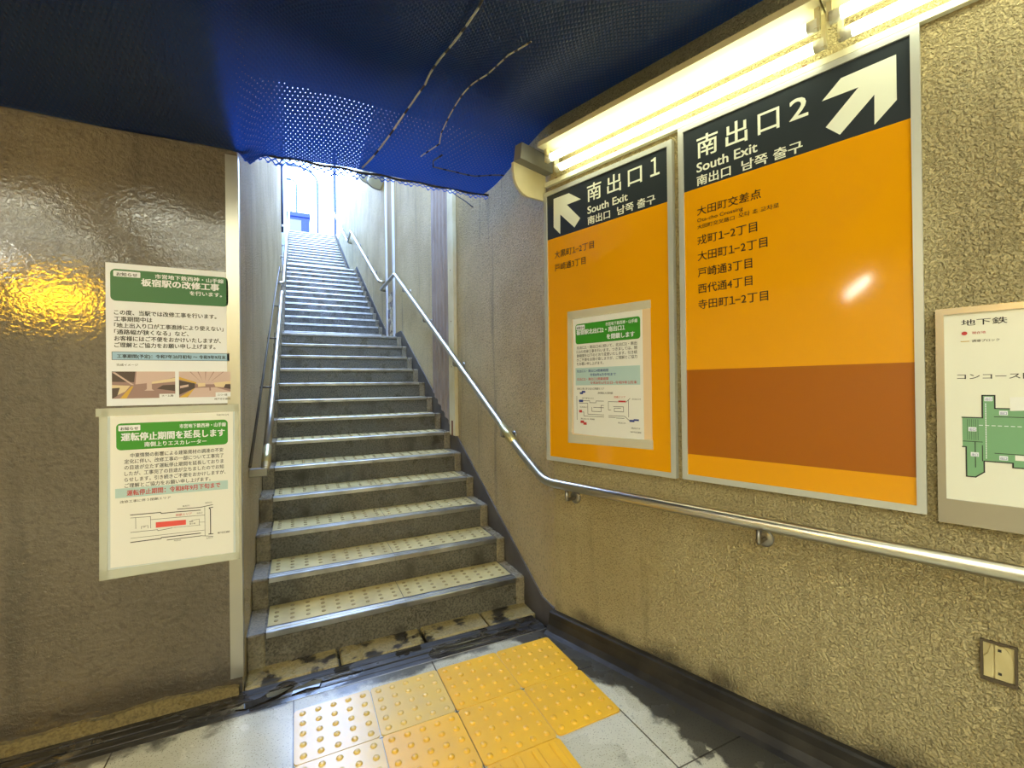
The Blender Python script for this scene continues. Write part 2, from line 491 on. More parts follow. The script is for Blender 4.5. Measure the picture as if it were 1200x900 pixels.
# the side wall of the stairs meets the sign wall in a blunt corner
w = MB(); w.box(1.268, 1.6, 2.1-.008, 16.6, -.1, 6.12)
structure('wall_right_stair', w, M_stairwall)
w = MB(); w.box(-4.2, XL, 2.31, 2.7, -.1, 3.3)
structure('wall_left', w, M_leftwall)
w = MB(); w.box(-.6, XL+.001, 2.312, 10.2, -.1, 6.12)
structure('wall_left_stair', w, M_stairwall)
w = MB()
w.box(-.6, XL, 10.2, 16.8, 3, 9.2)
for k in range(9):
    y = 10.25 + k*.72
    w.box(XL, XL+.012, y, y+.05, min(TOPZ+.02, max(i*RISE for i in range(1, NSTEP+1) if nose_y(i) < y+.1)+.02), 9.2)
structure('wall_left_street', w, M_streetpanel)
w = MB(); w.box(-4.4, -4.2, -3.8, 2.7, -.1, 3.3)
structure('wall_far_left', w, M_back)
w = MB(); w.box(-4.4, 3.6, -4.0, -3.8, -.1, 3.3)
structure('wall_back', w, M_back)
w = MB(); w.box(-4.4, 3.6, -4.0, 2.9, 3.1, 3.3)
structure('ceiling', w, M_concrete)

# threshold stones between drain and first riser
w = MB()
xs = [XL, .18, .60, .96, XR]
for a, b in zip(xs, xs[1:]):
    w.cbox(a+.006, b-.006, 2.315, 2.50, -.08, -.004+random.uniform(-.003, .003), .008)
structure('trim_2', w, M_threshold)

# black cove base along the sign wall, rough plinth under the poster wall
w = MB(); prof = [(0, 0), (.075, 0), (.058, .012), (.040, .035), (.032, .07), (.030, .098), (.022, .105), (0, .105)]
MC = Matrix(((-NW.x, 0, E_.x, K.x), (-NW.y, 0, E_.y, K.y), (0, 1, 0, 0), (0, 0, 0, 1)))
w.prism(prof, MC, -.02, SEND-.05)
structure('baseboard_right', w, M_basecove)
w = MB(); n = 240; top = []
for k in range(n+1):
    x = -4.2 + (XL-.012+4.2)*k/n
    top.append((x, .046 + .005*sin(x*9) + .004*sin(x*23+1) + random.uniform(-.002, .002) - .022*max(0, min(1, (x+.32)/.10))))
w.prism([(-4.2, -.08), (XL-.012, -.08)] + top[::-1], FL, -.01, .022)
structure('baseboard_left', w, M_plinth)
# slate string along the right of the stairs
w = MB()
low = [(2.16, -.06), (16.4, TOPZ-.5)]
prof_top = [(2.135, .03), (2.46, .03+.1525+.03)]
pt = lambda i, dz=.075: (nose_y(i), i*RISE+dz)
tops = [(2.12, .105), (2.25, .115), pt(1), pt(13), (5.98, 13*RISE+.09), (7.0, 13*RISE+.09), pt(14), pt(26), (10.6, 26*RISE+.09), (11.62, 26*RISE+.09), pt(27), pt(42), (16.5, TOPZ+.08)]
bots = [(16.5, TOPZ-.3), (nose_y(27), 26*RISE-.2), (nose_y(26), 25*RISE-.3), (nose_y(14), 13*RISE-.3), (nose_y(13), 12*RISE-.3), (2.5, -.09), (2.12, -.09)]
w.prism([(-y, z) for y, z in tops+bots], FS, -.004, .010)
structure('trim_3', w, M_skirt)

# street at the top of the stairs
w = MB(); w.box(-12, 14, TOPY+.25, 48, TOPZ-.3, TOPZ-.001)
structure('ground', w, M_pave)

# ------------------------------------------------------------------ drain cover boards
dr = thing('drain_cover', 'dark wet ribbed drain cover across the passage before the stairs', 'drain', (0, 2.2, 0))
mb = MB()
for k, (a, b) in enumerate(((2.135, 2.172), (2.176, 2.214), (2.218, 2.256), (2.260, 2.308))):
    mb.cbox(-4.15, 1.235 - (a-2.13)*.1, a, b, -.05, -.004-.002*(k % 2), .003)
mb.build('slat_panel', M_drain, dr)
mb = MB(); mb.box(-4.15, 1.235, 2.129, 2.309, -.09, -.03); mb.build('tray', M_drain, dr)
mb = MB(); mb.cbox(-.05, 1.23, 2.1295, 2.1345, -.04, .002, .0015); mb.build('edge_strip', M_steel_dark, dr)

# shallow water left standing on the drain cover
def puddle(label, pts):
    mb = MB(); mb.prism([(x, y) for x, y in pts], Matrix.Identity(4), -.006, .0012)
    return tag(mb.build('puddle', M_water), label, 'puddle', 'puddles on the drain cover')
M_water = mat('puddle_water', lin(34, 32, 28), .03)
puddle('small puddle on the drain cover at the foot of the left wall corner', [(-.20, 2.165), (-.13, 2.18), (-.07, 2.205), (-.02, 2.235), (-.035, 2.25), (-.08, 2.235), (-.11, 2.245), (-.15, 2.215), (-.21, 2.205), (-.24, 2.18)])
puddle('second puddle on the drain cover nearer the first stair', [(-.03, 2.175), (.03, 2.19), (.08, 2.18), (.095, 2.225), (.06, 2.245), (.02, 2.225), (-.02, 2.215)])

# ------------------------------------------------------------------ staircase
st = thing('staircase', 'long granite staircase with steel edged steps climbing to daylight', 'stairs', (.5, 2.46, 0))
XA, XB, XM = -.1415, 1.195, .53
for i in range(1, NSTEP+1):
    y0 = nose_y(i); y1 = nose_y(i+1) if i < NSTEP else TOPY + .4
    z1 = i*RISE; z0 = z1 - RISE - (.03 if i > 1 else .06)
    mb = MB()
    mb.box(XL+.002, XR-.002, y0, y1+.03, z0, z1)
    step = mb.build('step', M_granite, st)
    for a, b in ((XL+.002, XA-.003), (XB+.003, XR-.002)):
        mb = MB(); mb.cbox(a, b, y0-.006, y1+.02, z0+.02, z1+.002, .007)
        mb.build('border_block', M_border, step)
    mb = MB()
    prof = [(-.012, -.022), (-.012, .002), (-.009, .005), (.012, .005), (.014, .002), (.019, .002), (.021, .005), (.040, .005), (.043, .001), (.0, .001), (.0, -.022)]
    MN = Matrix(((0, 0, 1, 0), (1, 0, 0, y0), (0, 1, 0, z1), (0, 0, 0, 1)))
    for a, b in ((XA+.001, XM-.001), (XM+.001, XB-.001)):
        mb.prism(prof, MN, a, b)
    mb.box(XA+.002, XB-.002, y0+.0135, y0+.0195, z1, z1+.0028, 1)
    mb.box(XA+.002, XB-.002, y0+.041, y0+.056, z1, z1+.0022, 1)
    mb.build('nosing', [M_nosing, M_groove], step)
    if i <= 13:
        for a, b in ((XA+.003, XM-.002), (XM+.002, XB-.003)):
            mb = MB()
            yb = y1 - .004 if i < 13 else y0 + .34
            mb.box(a, b, y0+.057, yb, z1-.002, z1+.003)
            if i <= 7:
                nx = 9; ny = 4
                for p in range(nx):
                    for q in range(ny):
                        cx = a + (b-a)*(p+.5)/nx; cy = y0 + .075 + (yb-y0-.095)*(q+.5)/ny
                        mb.lathe([(.0115, 0), (.010, .003), (.006, .0045)], (cx, cy, z1+.003), 8, 1)
            mb.build('tread_tile', [M_treadtile, M_treadbump], step)

# ------------------------------------------------------------------ tactile paving
TX, TY, TS = -.022, 2.054, .300
def dot_tile(M_):
    t = thing('tactile_paving_tile', '', 'paving tile', (0, 0, 0))
    mb = MB(); MT = Matrix.Identity(4)
    mb.prism(rrect(.002, .002, .298, .298, .016, 4), MT, -.002, .005)
    mb.build('tile_base', M_, t)
    mb = MB()
    for p in range(5):
        for q in range(5):
            mb.lathe([(.0125, 0), (.0115, .003), (.008, .0052), (.003, .006)], (.033+p*.0585, .033+q*.0585, .005), 12)
    d = mb.build('dots', M_, t)
    return t
LT = {(0, 0): 'pale worn dotted tactile tile at the left end by the drain',
      (1, 0): 'rippled dotted tactile tile second from left beside the drain',
      (2, 0): 'yellow dotted tactile tile third from left beside the drain',
      (3, 0): 'yellow dotted tactile tile nearest the drain and right wall, dirt on its corner',
      (0, 1): 'worn dotted tactile tile at the bottom left corner of the tactile patch',
      (1, 1): 'dull yellow dotted tactile tile in the near row, left of the middle',
      (2, 1): 'yellow dotted tactile tile behind the grooved guide tile',
      (3, 1): 'bright yellow dotted tactile tile at the right end of the near row'}
protos = {}
for (i, j), lab in LT.items():
    key = 'worn' if i <= (1 if j == 0 else 0) else 'fresh'
    if key not in protos:
        protos[key] = dot_tile(M_yellow_worn if key == 'worn' else M_yellow)
        o = protos[key]; o.location = (TX+i*TS, TY-(j+1)*TS, 0); o['label'] = lab; o['group'] = 'dotted tactile tiles before the stairs'
    else:
        p = protos[key]
        copy_thing(p, Vector((TX+i*TS, TY-(j+1)*TS, 0)) - Vector(p.location), lab, 'dotted tactile tiles before the stairs')
g = thing('tactile_guide_tile', 'yellow tactile guide tile with long raised bars at the bottom edge', 'paving tile', (0, 0, 0))
mb = MB(); mb.prism(rrect(.002, .002, .298, .298, .016, 4), Matrix.Identity(4), -.002, .005); mb.build('tile_base', M_yellow, g)
for k in range(4):
    mb = MB(); mb.cbox(.024+k*.0745, .024+k*.0745+.028, .014, .286, .004, .0105, .004); mb.build('bar', M_yellow, g)
g.location = (TX+2*TS, TY-3*TS, 0)

# ------------------------------------------------------------------ handrails
def bend(pts, r=.06, n=5):
    """round the corners of a polyline"""
    pts = [Vector(p) for p in pts]; out = [pts[0]]
    for a, b, c in zip(pts, pts[1:], pts[2:]):
        d1 = (a-b); d2 = (c-b); rr = min(r, d1.length*.45, d2.length*.45)
        p0 = b + d1.normalized()*rr; p1 = b + d2.normalized()*rr
        for k in range(n+1):
            t = k/n; out.append((1-t)**2*p0 + 2*t*(1-t)*b + t*t*p1)
    out.append(pts[-1]); return out
def bracket(parent, p, wall_pt):
    """hooked bracket: wall rose, arm that rises to the rail, saddle"""
    p = Vector(p); wv = Vector(wall_pt); n = (p - wv); n.z = 0; L = n.length; n.normalize()
    low = Vector((p.x, p.y, p.z-.072))
    mb = MB()
    rose = wv.copy(); rose.z = low.z
    mb.lathe([(.031, -.004), (.031, .006), (.026, .010), (.012, .012)], rose, 18, 0, n)
    mb.tube(bend([rose, rose + n*(L*.75), low + n*.0, low + Vector((0, 0, .05))], .03, 5), .0085, 10)
    mb.build('bracket', M_steel_dark, parent)
RR = .0235
XRAIL = 1.178
r1 = thing('handrail', 'stainless handrail running below the orange signs and up the lower stairs', 'handrail', (1.2, 2.1, 0))
dW = .075
P = lambda s, z, d=dW: FR @ Vector((s, z, d))
path = bend([P(4.4, .815), P(-.0, .815), (XRAIL, 2.36, .953), (XRAIL, 5.93, 2.805), (XRAIL, 6.98, 2.805), (1.262, 7.02, 2.805)], .07)
mb = MB(); mb.tube(path, RR, 18); mb.build('rail', M_steel, r1)
for s in (.149, 1.044, 1.95, 2.85, 3.75): bracket(r1, P(s, .815), P(s, .815, 0))
for y in (2.60, 3.55, 4.50, 5.45):
    z = .953 + (y-2.36)*(2.805-.953)/(5.93-2.36)
    bracket(r1, (XRAIL, y, z), (1.268, y, z))
mb = MB(); zz = lambda y: .953 + (y-2.36)*(2.805-.953)/(5.93-2.36)
mb.tube([(XRAIL, 2.42, zz(2.42)), (XRAIL, 2.60, zz(2.60))], RR+.0007, 18); mb.build('joint_sleeve', M_rustcap, r1)
mb = MB(); mb.lathe([(.034, 0), (.034, .006), (.02, .01)], (1.268, 7.02, 2.805), 16, 0, (-1, 0, 0)); mb.build('wall_rose', M_steel_dark, r1)

r2_ = thing('handrail', 'stainless handrail on the right wall beside the middle flight', 'handrail', (1.2, 7.1, 3))
path = bend([(1.262, 7.12, 2.96), (XRAIL, 7.12, 2.96), (XRAIL, 10.95, 4.955), (XRAIL, 11.52, 4.86), (1.262, 11.56, 4.86)], .06)
mb = MB(); mb.tube(path, RR, 14); mb.build('rail', M_steel, r2_)
for y in (7.9, 8.9, 9.9): z = 2.96 + (y-7.12)*.521; bracket(r2_, (XRAIL, y, z), (1.268, y, z))
r3_ = thing('handrail', 'stainless handrail on the right at the top flight', 'handrail', (1.2, 11.7, 5))
path = bend([(1.262, 11.66, 4.93), (XRAIL, 11.66, 4.93), (XRAIL, 14.3, 6.32), (XRAIL, 16.1, 7.27), (XRAIL, 16.5, 7.27), (XRAIL, 16.5, 6.35)], .06)
mb = MB(); mb.tube(path, RR, 12); mb.build('rail', M_steel, r3_)
for y in (12.4, 13.4): z = 4.93 + (y-11.66)*.526; bracket(r3_, (XRAIL, y, z), (1.268, y, z))

# left rail: a tube held off a dark bar on the wall
l1 = thing('handrail', 'stainless handrail with dark wall bar on the left of the lower flight', 'handrail', (-.2, 2.7, .9))
XT = -.15
tb = [(2.70, .905), (4.225, 1.585), (6.30, 2.55), (7.0, 2.62)]
mb = MB(); mb.tube(bend([(XT, y, z) for y, z in tb], .2), .022, 16)
mb.lathe([(.022, 0), (.021, .006), (.014, .013)], (XT, 2.70, .905), 16, 0, (0, -.9, -.4))
mb.build('rail', M_steel, l1)
mb = MB(); mb.tube([(XT, 2.74, .923), (XT, 2.90, .995)], .0232, 16); mb.build('joint_sleeve', M_rustcap, l1)
mb = MB(); mb.cbox(-.225, XT+.012, 2.672, 2.712, .870, .912, .003); mb.build('end_plate', M_steel_dark, l1)
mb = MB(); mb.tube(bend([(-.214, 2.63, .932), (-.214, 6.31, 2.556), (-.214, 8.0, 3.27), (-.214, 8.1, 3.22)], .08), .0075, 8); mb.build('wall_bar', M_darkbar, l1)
for y in (3.55, 4.55, 5.6):
    z = .932 + (y-2.63)*.4413
    mb = MB(); mb.tube([(-.226, y, z), (XT, y, z)], .006, 8); mb.build('standoff', M_darkbar, l1)
l2 = thing('handrail', 'stainless handrail on the left of the middle flight', 'handrail', (-.2, 7.1, 3))
path = bend([(-.226, 7.15, 2.83), (XT, 7.15, 2.83), (XT, 10.9, 4.70), (XT, 12.2, 5.1), (XT, 16.2, 7.2), (XT, 16.5, 7.2), (XT, 16.5, 6.3)], .08)
mb = MB(); mb.tube(path, .022, 14); mb.build('rail', M_steel, l2)
for y in (8.0, 9.0, 10.0): z = 2.83 + (y-7.15)*.4987; bracket(l2, (XT, y, z), (-.225, y, z))

# ------------------------------------------------------------------ direction signs
def sign(s0, s1, z0, z1, label, loc_name):
    t = thing('exit_sign', label, 'sign', FR @ Vector(((s0+s1)/2, z0, .02)))
    b = .022; mb = MB()
    for poly in ([(s0, z0), (s1, z0), (s1-b, z0+b), (s0+b, z0+b)], [(s1, z0), (s1, z1), (s1-b, z1-b), (s1-b, z0+b)],
                 [(s1, z1), (s0, z1), (s0+b, z1-b), (s1-b, z1-b)], [(s0, z1), (s0, z0), (s0+b, z0+b), (s0+b, z1-b)]):
        mb.prism(poly, FR, 0, .026)
    mb.build('frame', M_alu, t)
    return t, s0+b, s1-b, z0+b, z1-b
DP = .020
# sign for exit 1
sg, a, b, z0, z1 = sign(-.028, .709, .922, 2.372, 'orange exit 1 sign with a notice taped to it', 's1')
mb = MB(); mb.prism(rect(a, z0, b, 2.113), FR, .002, DP); mb.build('orange_panel', M_orange, sg)
mb = MB(); mb.prism(rect(a, 2.113, b, z1), FR, .002, DP); mb.build('header_panel', M_slate, sg)
mb = MB(); mb.flat([(.041, 2.324), (.145, 2.322), (.222, 2.267), (.131, 2.266), (.216, 2.173), (.179, 2.135), (.086, 2.228), (.084, 2.125), (.039, 2.172)], FR, DP+.001); mb.build('arrow', M_signwhite, sg)
mb = MB(); D1 = DP+.001
for ch, u, wd in (('南', .262, .082), ('出', .380, .075), ('口', .494, .070)): write(mb, ch, FR, u, 2.246, .080, wd, D1, .012)
write(mb, '1', FR, .607, 2.246, .092, .042, D1, .012)
mb.build('exit_title', M_signwhite, sg)
words(sg, 'english_line', M_signwhite, 'South Exit', FR, .263, 2.180, .044, .227, D1, .02)
words(sg, 'chinese_line', M_signwhite, '南出口', FR, .263, 2.128, .038, .130, D1, .022); words(sg, 'korean_line', M_signwhite, '남쪽 출구', FR, .434, 2.128, .038, .193, D1, .022)
words(sg, 'place_name', M_ink, '大黒町1−2丁目', FR, .043, 2.006, .036, .255, D1, .01); words(sg, 'place_name', M_ink, '戸崎通3丁目', FR, .043, 1.938, .036, .203, D1, .01)
# sign for exit 2
sg2, a, b, z0, z1 = sign(.737, 1.494, .926, 2.402, 'orange exit 2 sign with a brown band near its foot', 's2')
mb = MB(); mb.prism(rect(a, z0, b, 1.033), FR, .002, DP); mb.prism(rect(a, 1.384, b, 2.128), FR, .002, DP); mb.build('orange_panel', M_orange, sg2)
mb = MB(); mb.prism(rect(a, 1.033, b, 1.384), FR, .002, DP-.0005); mb.build('brown_band', M_brownband, sg2)
mb = MB(); mb.prism(rect(a, 2.128, b, z1), FR, .002, DP); mb.build('header_panel', M_slate, sg2)
mb = MB(); mb.flat([(1.440, 2.339), (1.300, 2.336), (1.246, 2.284), (1.346, 2.283), (1.256, 2.191), (1.295, 2.150), (1.386, 2.240), (1.385, 2.144), (1.440, 2.198)], FR, D1); mb.build('arrow', M_signwhite, sg2)
mb = MB()
for ch, u, wd in (('南', .816, .082), ('出', .930, .078), ('口', 1.046, .070)): write(mb, ch, FR, u, 2.256, .083, wd, D1, .012)
write(mb, '2', FR, 1.150, 2.256, .090, .055, D1, .012)
mb.build('exit_title', M_signwhite, sg2)
words(sg2, 'english_line', M_signwhite, 'South Exit', FR, .814, 2.192, .046, .228, D1, .02)
words(sg2, 'chinese_line', M_signwhite, '南出口', FR, .814, 2.140, .038, .132, D1, .022); words(sg2, 'korean_line', M_signwhite, '남쪽 출구', FR, .987, 2.140, .038, .200, D1, .022)
words(sg2, 'place_name', M_ink, '大田町交差点', FR, .813, 2.018, .034, .240, D1, .01)
words(sg2, 'place_name', M_ink, 'Ota-cho Crossing', FR, .813, 1.988, .018, .176, D1, .01)
words(sg2, 'place_name', M_ink, '大田町交叉路口', FR, .813, 1.961, .016, .145, D1, .012); words(sg2, 'place_name', M_ink, '오타 초 교차로', FR, .973, 1.963, .018, .139, D1, .012)
for v, tx, wd in ((1.898, '戎町1−2丁目', .225), (1.832, '大田町1−2丁目', .259), (1.765, '戸崎通3丁目', .206), (1.699, '西代通4丁目', .206), (1.634, '寺田町1−2丁目', .259)):
    words(sg2, 'place_name', M_ink, tx, FR, .813, v, .036, wd, D1, .01)

# notice in a plastic sleeve taped on exit sign 1
n3 = thing('notice', 'closure notice in a clear taped sleeve on the exit 1 sign', 'notice', FR @ Vector((.36, 1.04, .026)))
SLV = mat('clear_sleeve', lin(224, 196, 158), .2)
mb = MB(); mb.prism([(.124, 1.030), (.599, 1.038), (.598, 1.702), (.130, 1.706)], FR, DP+.0012, DP+.003); mb.build('sleeve', SLV, n3)
mb = MB(); mb.prism([(.158, 1.078), (.560, 1.070), (.558, 1.664), (.164, 1.672)], FR, DP+.003, DP+.0036); sh = mb.build('sheet', M_paper2, n3)
D3 = DP+.0040
mb = MB(); mb.flat(rrect(.179, 1.534, .548, 1.636, .014), FR, D3); mb.build('green_header', M_green2, sh)
mb = MB(); mb.flat(rrect(.184, 1.606, .238, 1.630, .004), FR, D3+.0003)
write(mb, '市営地下鉄西神・山手線', FR, .362, 1.611, .016, .172, D3+.0003, .02)
write(mb, '板宿駅北出口2・南出口1', FR, .186, 1.583, .023, .282, D3+.0003, .035)
write(mb, 'を閉鎖します', FR, .368, 1.548, .023, .150, D3+.0003, .035); mb.build('header_lettering', M_paper, sh)
mb = MB(); write(mb, 'お知らせ', FR, .188, 1.611, .012, .046, D3+.0006, .03)
for k, tx in enumerate(('北出口1・南出口4に続いて、北出口2・南出', '口1の改修工事を行います。つきましては、閉', '鎖期間を以下のとおり変更いたします。引き続', 'きご不便をお掛け致しますが、ご理解とご協力', 'をお願い申し上げます。')):
    words(sh, 'text_line', M_black, tx, FR, .185, 1.509-k*.0205, .015, .345 if k < 4 else .162, D3, .008)
write(mb, '改修工事に伴う出入口閉鎖エリア', FR, .184, 1.303, .010, .165, D3, .015); write(mb, '改札階出入口案内図', FR, .312, 1.282, .010, .085, D3, .02)
lw = .0022
for ln in ([(.182,1.27),(.182,1.15)], [(.196,1.247),(.262,1.247),(.262,1.238),(.30,1.238),(.30,1.247),(.345,1.247)], [(.196,1.235),(.25,1.235),(.25,1.18),(.345,1.18)],
           [(.215,1.19),(.225,1.19),(.225,1.170),(.345,1.170)], [(.275,1.215),(.275,1.195),(.33,1.195),(.33,1.226),(.345,1.226)], [(.285,1.215),(.345,1.215)],
           [(.372,1.245),(.47,1.245),(.49,1.262)], [(.372,1.245),(.372,1.205),(.385,1.205)], [(.40,1.222),(.455,1.222),(.455,1.198),(.405,1.198),(.405,1.215),(.44,1.215)],
           [(.372,1.178),(.46,1.178),(.485,1.16)], [(.415,1.168),(.458,1.168)], [(.482,1.255),(.482,1.175)], [(.372,1.17),(.41,1.17)]):
    line(mb, FR, ln, lw, D3)
for u, v, wd, tx in ((.215, 1.257, .07, '地下鉄出入口'), (.20, 1.212, .05, '北改札口'), (.205, 1.153, .085, '南出口1 閉鎖'), (.425, 1.143, .04, '南出口2'), (.50, 1.256, .045, '北出口2'), (.495, 1.122, .045, '南出口3'), (.49, 1.104, .055, '神戸市交通局')):
    write(mb, tx, FR, u, v, .007, wd, D3, .01)
mb.build('print', M_black, sh)
mb = MB(); mb.flat(rect(.176, 1.325, .544, 1.413), FR, D3); mb.build('period_panel', M_pblue, sh)
mb = MB(); write(mb, '北出口1・南出口4閉鎖期間', FR, .184, 1.391, .013, .19, D3+.0003, .015); write(mb, '令和8年6月中旬まで', FR, .266, 1.371, .013, .15, D3+.0003, .015)
for q in (rect(.214, 1.287, .236, 1.297), rect(.202, 1.280, .222, 1.290), rect(.196, 1.240, .222, 1.252), rect(.486, 1.153, .512, 1.163), rect(.508, 1.159, .535, 1.167)): mb.flat(q, FR, D3+.0003)
mb.build('blue_print', M_navy, sh)
mb = MB(); write(mb, '北出口2・南出口1閉鎖期間', FR, .184, 1.350, .013, .19, D3+.0003, .015); write(mb, '令和8年6月25日~令和9年1月末', FR, .266, 1.331, .013, .262, D3+.0003, .015)
for q in (rect(.196, 1.187, .214, 1.200), rect(.204, 1.134, .226, 1.147), rect(.222, 1.126, .242, 1.139), rect(.428, 1.243, .468, 1.251)): mb.flat(q, FR, D3+.0003)
write(mb, '閉鎖エリア', FR, .405, 1.263, .010, .06, D3+.0003, .01)
mb.build('red_print', M_red, sh)
for nm, poly in (('t', [(.128, 1.664), (.602, 1.664), (.601, 1.702), (.128, 1.708)]), ('b', [(.122, 1.028), (.604, 1.036), (.604, 1.078), (.122, 1.072)]), ('l', [(.122, 1.028), (.150, 1.028), (.158, 1.706), (.128, 1.708)])):
    mb = MB(); mb.prism(poly, FR, D3+.0002, D3+.0007)
    m_ = bpy.data.materials.get('tape_film') or None
    if m_ is None:
        m_ = bpy.data.materials.new('tape_film'); m_.use_nodes = True
        tt = NT(m_); pb = tt.N['Principled BSDF']; pb.inputs['Base Color'].default_value = lin(226, 226, 206); pb.inputs['Roughness'].default_value = .2
        pb.inputs['Alpha'].default_value = .38
    mb.build('tape', m_, n3)

# ------------------------------------------------------------------ map board
mp = thing('map_board', 'white station map board in a steel frame at the right edge', 'map', FR @ Vector((1.9, .91, .03)))
m0, m1, v0, v1 = 1.519, 2.42, .912, 1.536
mb = MB(); b = .018
for poly in ([(m0, v0), (m1, v0), (m1-b, v0+.07), (m0+b, v0+.07)], [(m1, v0), (m1, v1), (m1-b, v1-b), (m1-b, v0+.07)], [(m1, v1), (m0, v1), (m0+b, v1-b), (m1-b, v1-b)], [(m0, v1), (m0, v0), (m0+b, v0+.07), (m0+b, v1-b)]):
    mb.prism(poly, FR, 0, .030)
mb.build('frame', M_mapframe, mp)
mb = MB(); mb.prism(rect(m0+b, v0+.07, m1-b, v1-b), FR, .004, .024); bd = mb.build('board', M_mapboard, mp)
DM = .0245
mb = MB(); words(bd, 'map_title', M_black, '地下鉄　西神・山手線', FR, 1.573, 1.484, .0165, .30, DM, .012)
words(bd, 'map_title', M_black, 'コンコース階', FR, 1.563, 1.331, .015, .148, DM, .012)
write(mb, '誘導ブロック', FR, 1.594, 1.435, .007, .053, DM, .01)
gp = [(1.612, 1.284), (1.636, 1.284), (1.636, 1.248), (1.669, 1.248), (1.669, 1.261), (1.76, 1.261), (1.76, 1.235), (2.18, 1.235), (2.18, 1.115), (1.76, 1.115), (1.76, 1.088), (1.668, 1.088), (1.668, 1.100), (1.614, 1.100), (1.614, 1.069), (1.597, 1.053), (1.579, 1.053), (1.579, 1.137), (1.572, 1.137), (1.572, 1.221), (1.612, 1.221)]
line(mb, FR, gp[:17]+[gp[17], gp[18]], .0030, DM+.0006); line(mb, FR, [gp[19], gp[20], gp[0]], .0030, DM+.0006)
for ln in ([(1.635, 1.225), (1.72, 1.225)], [(1.573, 1.153), (1.611, 1.153)], [(1.597, 1.153), (1.597, 1.081)], [(1.635, 1.124), (1.72, 1.124)], [(1.611, 1.143), (1.611, 1.10)]): line(mb, FR, ln, .0018, DM+.0006)
for k in range(6): line(mb, FR, [(1.582+k*.0042, 1.158), (1.582+k*.0042, 1.216)], .0007, DM+.0006)
mb.build('print', M_black, bd)
mb = MB(); mb.flat(gp, FR, DM+.0003); mb.build('floor_plan', M_mapgreen, bd)
mb = MB()
for u, v in ((1.624, 1.274), (1.652, 1.236), (1.592, 1.188), (1.596, 1.117), (1.651, 1.112), (1.80, 1.236), (1.82, 1.112)): mb.flat(rect(u-.008, v-.006, u+.008, v+.006), FR, DM+.0008)
for k in range(40): line(mb, FR, [(1.606+k*.012, 1.2), (1.612+k*.012, 1.2)], .0018, DM+.0006)
for k in range(24): line(mb, FR, [(1.6185, 1.108+k*.0065), (1.6185, 1.1115+k*.0065)], .0018, DM+.0006)
mb.build('map_labels', M_paper, bd)
mb = MB()
for u, v in ((1.624, 1.274), (1.652, 1.236), (1.592, 1.188), (1.596, 1.117), (1.651, 1.112)): write(mb, '出口', FR, u-.006, v-.004, .007, .012, DM+.001, .01)
mb.build('label_print', M_navy, bd)
mb = MB(); mb.flat([(1.579+.006*cos(k*pi/8), 1.461+.0055*sin(k*pi/8)) for k in range(16)], FR, DM+.0003); write(mb, '現在地', FR, 1.594, 1.458, .007, .027, DM, .01)
mb.build('here_mark', M_red, bd)
mb = MB(); line(mb, FR, [(1.572, 1.438), (1.588, 1.438)], .002, DM); mb.build('legend_line', M_photo4, bd)
mb = MB(); mb.prism([(1.664, 1.242), (1.80, 1.250), (1.80, 1.287), (1.664, 1.279)], FR, DM+.001, DM+.0016); mb.prism(rect(1.672, 1.108, 1.74, 1.122), FR, DM+.001, DM+.0016); mb.build('paper_patch', M_paper2, bd)

# ------------------------------------------------------------------ notices on the left wall
n1 = thing('notice', 'white renovation notice with green header and two station photos', 'notice', (-.465, 2.308, 1.27))
def S1(u, v): return (-.679+.428*u, 1.267+.574*v)
mb = MB(); mb.prism([(-.679, 1.267), (-.251, 1.267), (-.251, 1.841), (-.679, 1.841)], FL, .0, .0025); sh = mb.build('sheet', M_paper, n1)
DA = .0030
# photo-crop coordinates -> sheet: columns run 105..785, rows 75..845 of the enlarged notice
def C1(x, y):
    u = (x-107)/672.; top = 75 + 58*u; bot = 845 - 18*u
    return (-.679+.428*u, 1.841-.574*(y-top)/(bot-top))
def box1(mb, xa, ya, xb, yb, d=DA, r=None, mi=0):
    p, q = C1(xa, yb), C1(xb, ya)
    mb.flat(rrect(p[0], p[1], q[0], q[1], r) if r else rect(p[0], p[1], q[0], q[1]), FL, d, mi)
def txt1(mb, tx, xa, xb, yb, h, bold=.01, d=DA, mi=0):
    p = C1(xa, yb); q = C1(xb, yb)
    write(mb, tx, FL, p[0], p[1], h, q[0]-p[0], d, bold, 3, mi)
p, q = C1(130, 280), C1(760, 160)
mb = MB(); mb.flat(rrect(p[0], p[1], q[0], q[1]+.0, .018), FL, DA); mb.build('green_header', M_green, sh)
HB = p[1]; HT = q[1]; D1_ = DA+.0004
mb = MB(); mb.flat(rrect(p[0]+.010, HT-.030, p[0]+.096, HT-.007, .003), FL, D1_)
write(mb, '市営地下鉄西神・山手線', FL, -.520, HT-.026, .017, .240, D1_, .02)
write(mb, '板宿駅の改修工事', FL, -.565, HT-.059, .028, .268, D1_, .035)
write(mb, 'を行います。', FL, -.402, HT-.086, .017, .115, D1_, .02)
mb.build('header_lettering', M_paper, sh)
mb = MB(); write(mb, 'お知らせ', FL, p[0]+.020, HT-.026, .013, .066, D1_+.0003, .03)
for k, (tx, wd) in enumerate((('この度、当駅では改修工事を行います。', .345), ('工事期間中は', .122), ('「地上出入り口が工事進捗により使えない」', .37), ('「通路幅が狭くなる」など、', .245), ('お客様にはご不便をおかけいたしますが、', .36), ('ご理解とご協力をお願い申し上げます。', .34))):
    words(sh, 'text_line', M_black, tx, FL, -.653, 1.635-k*.0262, .0185, wd, DA, .022)
write(mb, '完成イメージ', FL, -.647, 1.428, .009, .068, DA, .02)
write(mb, '神戸市交通局', FL, -.318, 1.283, .008, .058, DA, .02)
mb.build('print', M_black, sh)
